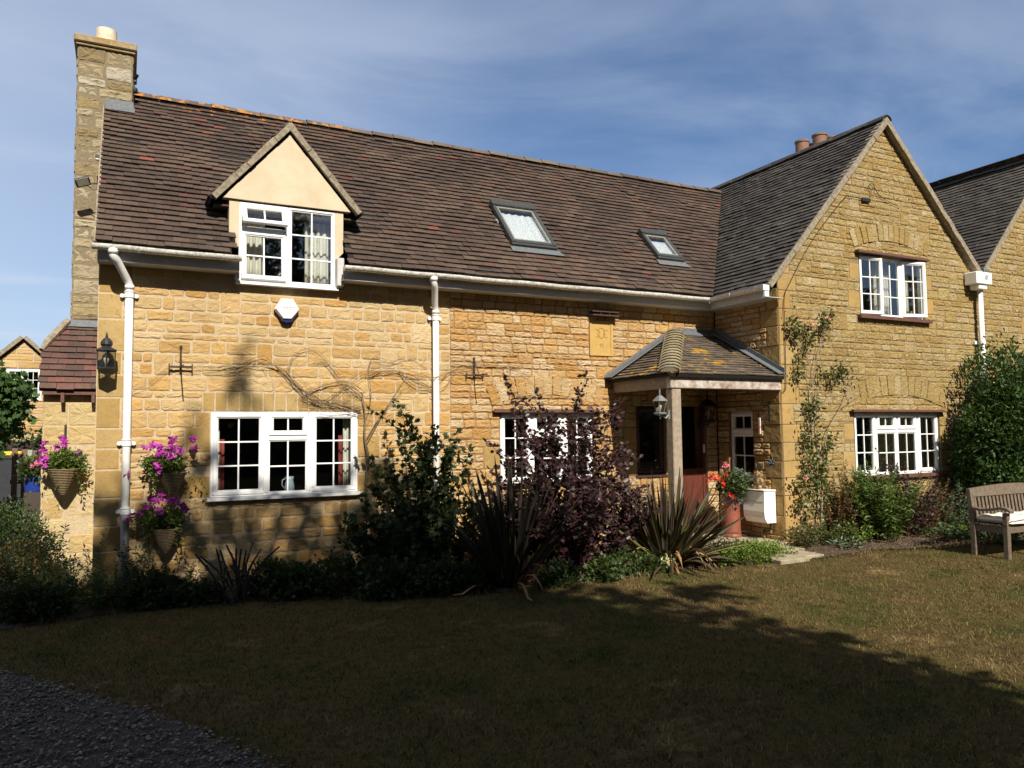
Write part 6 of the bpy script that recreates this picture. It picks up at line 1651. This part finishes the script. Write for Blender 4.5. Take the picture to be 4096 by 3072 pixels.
sprays('euphorbia_plant','blue green whorled euphorbia beside the dark evergreen','garden plant',(11.5,-1.85,0),[(10.782,-1.800,0.765),(10.661,-1.800,0.677),(10.949,-1.800,0.663)],18,.85,.34,L_SILV,(LEAF,LEAFF),.075,.018,.25,65,STEMG,.006,.22,r0=.15,leafn=3,jitter=.005,up=.8)
sprays('yellow_green_shrub','small yellow green shrub at the foot of the gable corner','shrub',(8.35,-1.75,0),[],40,.34,.26,L_ROSE,(OVAL,OVALF),.035,.022,.1,66,REDV,.003,.8,r0=.14,leafn=2,jitter=.03)
sprays('rose_foot_plant','small bushy plant at the foot of the climbing rose','garden plant',(8.95,-1.62,0),[],44,.42,.32,L_ROSE,(OVAL,OVALF),.04,.022,.1,67,STEMG,.003,.8,r0=.2,leafn=2,jitter=.03)
sprays('yellow_leaved_plant','small yellow leaved plant right of the rose trunk','garden plant',(9.30,-1.85,0),[],30,.32,.22,L_LIME,(OVAL,OVALF),.035,.024,.1,68,STEMG,.003,.8,r0=.12,leafn=2,jitter=.03)
sprays('mixed_foot_plant','straggly green plant below the euphorbia','garden plant',(10.9,-2.1,0),[],40,.30,.4,L_GREEN,(OVAL,OVALF),.045,.026,.1,69,STEMG,.003,.8,r0=.35,leafn=2,jitter=.03)
sprays('pale_foot_plant','pale green low plant between euphorbia and bench','garden plant',(11.5,-2.35,0),[],36,.26,.36,L_LIME,(OVAL,OVALF),.045,.03,.1,70,STEMG,.003,.7,r0=.3,leafn=2,jitter=.03)
sprays('low_green_plant','low green plant behind the bench legs','garden plant',(11.0,-2.5,0),[],36,.22,.4,L_GREEN,(OVAL,OVALF),.05,.03,.1,71,STEMG,.003,.7,r0=.4,leafn=2,jitter=.03)
sprays('dark_stem_weed','small blue green rosette on the soil near the path','garden plant',(8.75,-2.15,0),[],16,.12,.16,L_SILV,(LEAF,LEAFF),.11,.04,.1,72,STEMG,.003,.3,r0=.1,leafn=2,jitter=.0)
def strap(name,label,base,n,L,seed,mat,w=.02):
    rg = random.Random(seed); b0 = Vector(base); b0.z = gh(b0.x,b0.y)+.02; o = empty(name,b0,label,'garden plant'); m = MB()
    for i in range(n):
        a = rg.uniform(0,6.28); e = R(rg.uniform(40,85)); d = Vector((math.cos(a)*math.cos(e),math.sin(a)*math.cos(e),math.sin(e))); s_ = Vector((-math.sin(a),math.cos(a),0)); p = b0+Vector((rg.gauss(0,.08),rg.gauss(0,.05),0)); vs = []; l = L*rg.uniform(.5,1)
        for k in range(7):
            f = k/6; ww = w*(1-f**2)+.001; vs += [tuple(p-s_*ww),tuple(p+s_*ww)]; p = p+d*l/6; d = (d+Vector((0,0,-.16))).normalized()
        m.rnd = rg.random(); m.add(vs,[(2*k,2*k+1,2*k+3,2*k+2) for k in range(6)],raw=True)
    m.build('leaves',mat,o)
strap('sword_leaved_plant','pale sword leaved plant just left of the bench',(11.0,-2.75,0),14,.55,3,L_SILV,.022)
strap('sword_leaved_plant','tuft of green strap leaves under the euphorbia',(11.1,-2.35,0),18,.32,4,L_LIME,.012)
# lime groundcover at the path and small white flowered plants
for i,(c,rad,h,n,lab) in enumerate([((7.05,-2.12),(.62,.26),.24,800,'bright lime green carpet plant between the flax and the path'),((6.95,-1.62),(.35,.3),.24,200,'taller green stems behind the lime carpet plant')]):
    z = gh(*c); o = empty('carpet_plant', (c[0],c[1],z), lab, 'garden plant'); P,D,rn = clumped((c[0],c[1],z+.0),(rad[0],rad[1],h),n,8,300+i,csize=.07,shell=.3,zmin=z+.01); leafcloud('leaves', L_LIME if i == 0 else L_GREEN, P, D, .032, o, (OVAL,OVALF), .9, 90+i, rnd=rn, up=.85)
o = empty('pale_flowered_plant', (5.75,-2.02,.1), 'small plant with cream flowers at the lawn edge before the sunlit flax', 'garden plant')
P,D,rn = clumped((5.75,-1.98,.16),(.2,.12,.12),90,8,77,csize=.06,shell=.2); leafcloud('leaves', L_GREEN, P, D, .035, o, (OVAL,OVALF), .8, 77, rnd=rn)
petals('blooms', P_YEL, puff((5.72,-2.08,.27),.045,22)+puff((5.9,-2.05,.25),.04,18), .016, o, 5, 9)
# laurel at the right
o = empty('evergreen_laurel', (13.0,-2.2,.15), 'large dark evergreen shrub in front of the downpipe behind the bench', 'shrub')
P1,D1,r1 = clumped((13.05,-2.15,1.75),(1.30,.80,1.35),3200,9,401,csize=.15,shell=.2,zmin=.2,na=.3); P2,D2,r2 = clumped((14.2,-2.1,1.7),(1.3,.8,1.3),2300,9,402,csize=.15,shell=.2,zmin=.2,na=.3); P3,D3,r3 = clumped((12.9,-2.3,.9),(1.1,.75,.85),1700,9,403,csize=.15,shell=.25,zmin=.15,na=.3)
P4,D4,r4 = clumped((12.35,-1.95,1.25),(.62,.5,1.15),1100,9,404,csize=.15,shell=.25,zmin=.2,na=.3)
leafcloud('leaves', L_LAUREL, np.vstack([P1,P2,P3,P4]), np.vstack([D1,D2,D3,D4]), .075, o, (OVAL,OVALF), .5, 40, rnd=np.concatenate([r1,r2,r3,r4]), up=.4)
trunk(o,(13.1,-2.1,.1),(13.1,-2.1,2.0),.07,9,.9); 

# fallen leaves under the gable plants
r = np.random.RandomState(6); n = 5200; X = r.uniform(7.9,12.4,n); bx = [p[0] for p in BEDEDGE2]; by = [p[1] for p in BEDEDGE2]; Y = -1.4-r.uniform(0,1,n)*(np.abs(np.interp(X,bx,by))-1.4+.22)
P = np.stack([X,Y,np.array([gh(a,b)+.045 for a,b in zip(X,Y)])],1); D = r.normal(size=(n,3))*np.array([1,1,.15])
o = leafcloud('leaf_litter', L_LITTER, P, D, .035, None, (OVAL,OVALF), .7, 6, up=.9); tag(o,'dry brown fallen leaves on the soil below the gable','leaf litter',kind='stuff')

# ---------------------------------------------------------------- bench
BX, BY, BZ = 9.70, -3.25, .15
BN2 = empty('garden_bench', (BX+.9,BY-.2,BZ), 'weathered wooden garden bench with cream cushion at the right edge', 'bench')
def wood(name, fn):
    m = MB(Matrix.Translation((BX,BY,BZ))); fn(m); return m.build(name, BENCHW, BN2)
BW = 1.75
# posts
for x0 in (0,BW-.06):
    wood('leg', lambda m: (m.bbox((x0,-.03,0),(x0+.06,.035,.42),.006), m.add([(x0,-.03,.42),(x0+.06,-.03,.42),(x0+.06,.035,.42),(x0,.035,.42),(x0,.02,.86),(x0+.06,.02,.86),(x0+.06,.07,.86),(x0,.07,.86)],[(4,5,6,7),(0,1,5,4),(1,2,6,5),(2,3,7,6),(3,0,4,7)])))
    wood('leg', lambda m: m.bbox((x0,-.44,0),(x0+.062,-.375,.585),.008))
    def arm(m):
        prof = [(-.01,.60),(-.12,.585),(-.25,.60),(-.36,.625),(-.44,.615),(-.48,.585)]
        vs = [(x0-.012,y,z) for y,z in prof]+[(x0+.075,y,z) for y,z in prof]+[(x0-.012,y,z+.032) for y,z in prof]+[(x0+.075,y,z+.032) for y,z in prof]; k = len(prof)
        fs = []
        for i in range(k-1): fs += [(i,i+1,k+i+1,k+i),(2*k+i,3*k+i,3*k+i+1,2*k+i+1),(i,2*k+i,2*k+i+1,i+1),(k+i,k+i+1,3*k+i+1,3*k+i)]
        fs += [(0,k,3*k,2*k),(k-1,3*k-1,4*k-1,2*k-1)]; m.add(vs,fs)
    wood('armrest', arm)
    wood('side_rail', lambda m: m.bbox((x0+.012,-.373,.33),(x0+.048,-.032,.41),.004))
wood('leg', lambda m: m.bbox((.58,-.43,0),(.635,-.375,.33),.008))
wood('front_rail', lambda m: (m.bbox((.064,-.435,.335),(.57,-.40,.415),.005), m.bbox((.572,-.437,.333),(BW-.064,-.402,.413),.005)))
def seat(m):
    for k in range(6): m.bbox((.0,-.43+k*.072,.418),(BW,-.43+k*.072+.06,.438),.004)
wood('seat', seat)
def top(m):
    N = 16
    for i in range(N):
        xa = .06+(BW-.12)*i/N; xb = .06+(BW-.12)*(i+1)/N; ha = .86+.035*math.sin(math.pi*i/N); hb = .86+.035*math.sin(math.pi*(i+1)/N)
        m.add([(xa,.015,.755),(xb,.015,.755),(xb,.055,.755),(xa,.055,.755),(xa,.03,ha),(xb,.03,hb),(xb,.07,hb),(xa,.07,ha)],[(0,3,2,1),(4,5,6,7),(0,1,5,4),(2,3,7,6)])
wood('top_rail', top)
wood('back_rail', lambda m: m.bbox((.06,-.0,.47),(BW-.06,.032,.52),.004))
def slats(m):
    k = 0; x_ = .095
    while x_ < BW-.12:
        m.add([(x_,.0,.52),(x_+.042,.0,.52),(x_+.042,.014,.52),(x_,.014,.52),(x_,.028,.756),(x_+.042,.028,.756),(x_+.042,.042,.756),(x_,.042,.756)],[(0,1,5,4),(1,2,6,5),(2,3,7,6),(3,0,4,7)]); x_ += .078
wood('back_slats', slats)
# cushion (lies on the bench)
def cushion():
    nx, ny = 64, 22; V_=[]; F_=[]; x0,x1,y0,y1 = BX+.02,BX+BW-.05,BY-.47,BY-.02
    for s_ in (1,-1):
        for j in range(ny+1):
            for i in range(nx+1):
                u = i/nx; v = j/ny; e = min(1,(min(u,1-u)*(x1-x0)/.06))**.5*min(1,(min(v,1-v)*(y1-y0)/.05))**.5
                x = x0+(x1-x0)*u; y = y0+(y1-y0)*v; fold = .008*math.sin(x*23+2*math.sin(y*20))+.010*noise.noise(Vector((x*7,y*7,2)))
                dent = 0.012*(math.exp(-((u-.33)/.012)**2)+math.exp(-((u-.66)/.012)**2))
                zc = BZ+.49+.0-.03*(1 if v < .06 else 0)
                z = zc+s_*(.045*e)+(fold-dent if s_ > 0 else 0)*e
                V_.append((x,y,max(z,BZ+.441)))
    n = (nx+1)*(ny+1)
    for k in (0,1):
        for j in range(ny):
            for i in range(nx):
                q = [k*n+j*(nx+1)+i,k*n+j*(nx+1)+i+1,k*n+(j+1)*(nx+1)+i+1,k*n+(j+1)*(nx+1)+i]; F_.append(q if k == 0 else q[::-1])
    m = MB(); m.add(V_,F_,raw=True)
    # piping along the front edge
    m.tube([(x,y0-.002+.004*math.sin(x*19),BZ+.498+.008*math.sin(x*9)) for x in np.linspace(x0,x1,50)], .008, 6)
    m.tube([(x,y0-.004+.004*math.sin(x*17),BZ+.458+.004*math.sin(x*13)) for x in np.linspace(x0,x1,50)], .008, 6)
    return m.build('seat_cushion', CUSH, None, smooth=True)
tag(cushion(), 'long cream seat cushion lying on the wooden bench', 'cushion')

# ---------------------------------------------------------------- trees behind the photographer: they shade the lawn and the foot of the wall
TE = math.tan(R(EL))/math.cos(R(AZ)); 
def zprof(x):   # height of the shade edge on the plane y=0 at x
    xs = [-20,-6,-1,-.3,.3,.62,.78,.95,1.1,2.4,2.8,3.3,3.7,4.3,4.8,5.05,5.25,5.45,5.6,5.68,5.78]; zs = [2.0,1.0,1.1,1.12,1.08,1.12,1.6,1.6,1.12,1.05,1.4,1.2,.35,-.3,-1.2,-2.1,-2.7,-3.2,-4.2,-6.0,-9.5]
    return float(np.interp(x,xs,zs))
def shade_tree(label, x0, x1, yc, n, seed, leaf, zlo=2.2):
    r = np.random.RandomState(seed); P=[]; S_=[]; sh = math.tan(R(AZ))
    o = empty('broadleaf_tree', ((x0+x1)/2,yc,0), label, 'tree')
    tries = 0
    while len(P) < n and tries < n*6:
        tries += 1
        x = r.uniform(x0,x1); y = yc+r.uniform(-1,1)*1.3; xw = x-sh*y      # where the ray through (x,y) meets y=0
        top = zprof(xw)+(.10 if xw < 3.4 else 0)-TE*y
        rag = .34*noise.noise(Vector((x*1.1,y*.8,seed)))+.12*noise.noise(Vector((x*3.5,y*2,seed)))
        z = r.uniform(zlo,top+.1)
        if z > top+rag: continue
        q = min(top, zprof(xw+.4)-TE*y)+rag-z
        if q < 1.3:
            if r.uniform() > .48+.50*max(q,-.2)/1.3: continue
            S_.append(leaf*.55)
        else: S_.append(leaf)
        P.append((x,y,z))
    if seed == 2:
        for k in range(130):      # thin outlying twigs that dapple the wall beside the window
            t = r.uniform(0,1); b_ = [(1.05,2.2,1.30,2.9),(.55,1.5,.75,2.0),(1.35,2.1,1.15,2.5)][k%3]
            xw = b_[0]+(b_[2]-b_[0])*t+r.normal()*.05; zw = b_[1]+(b_[3]-b_[1])*t+r.normal()*.08; P.append((xw+sh*yc,yc,zw-TE*yc)); S_.append(.11)
    if seed == 2:
        for k in range(90):
            xw = 5.62+r.normal()*.16; zw = -2.62+r.normal()*.16; P.append((xw+sh*yc,yc,zw-TE*yc)); S_.append(.22)
    P = np.array(P); nz = np.array(S_)
    leafcloud('crown', L_TREE, P, r.normal(size=P.shape), nz, o, (OVAL,OVALF), .8, seed, up=.2)
    xm = (x0+x1)/2; top = zprof(xm)-TE*yc
    trunk(o,(xm,yc,-.1),(xm,yc,top*.8),.22,7,(x1-x0)*.3,hfrac=.35)
shade_tree('broad leafy tree standing behind the photographer on the left', -9.5, -2.2, -13.2, 13000, 1, .40)
shade_tree('tall leafy tree directly behind the photographer', -2.6, 5.2, -12.6, 19000, 2, .37)
# unseen hedge added behind the camera to keep the window reflections dark
o = empty('unseen_hedge', (10,-24,0), 'unseen tall hedge added behind the photographer to darken window reflections', 'hedge')
r = np.random.RandomState(4); n = 24000; P = np.stack([r.uniform(-30,40,n),-24+r.uniform(-1,1,n),r.uniform(0,8.0,n)+.9*np.sin(np.arange(n))],1)
leafcloud('leaves', L_TREE, P, r.normal(size=(n,3)), .5, o, (OVAL,OVALF), .9, 5, up=.2)
m = MB(); m.box((-30,-24.8,0),(40,-24.2,7.0)); m.build('twigs', DSTK, o)
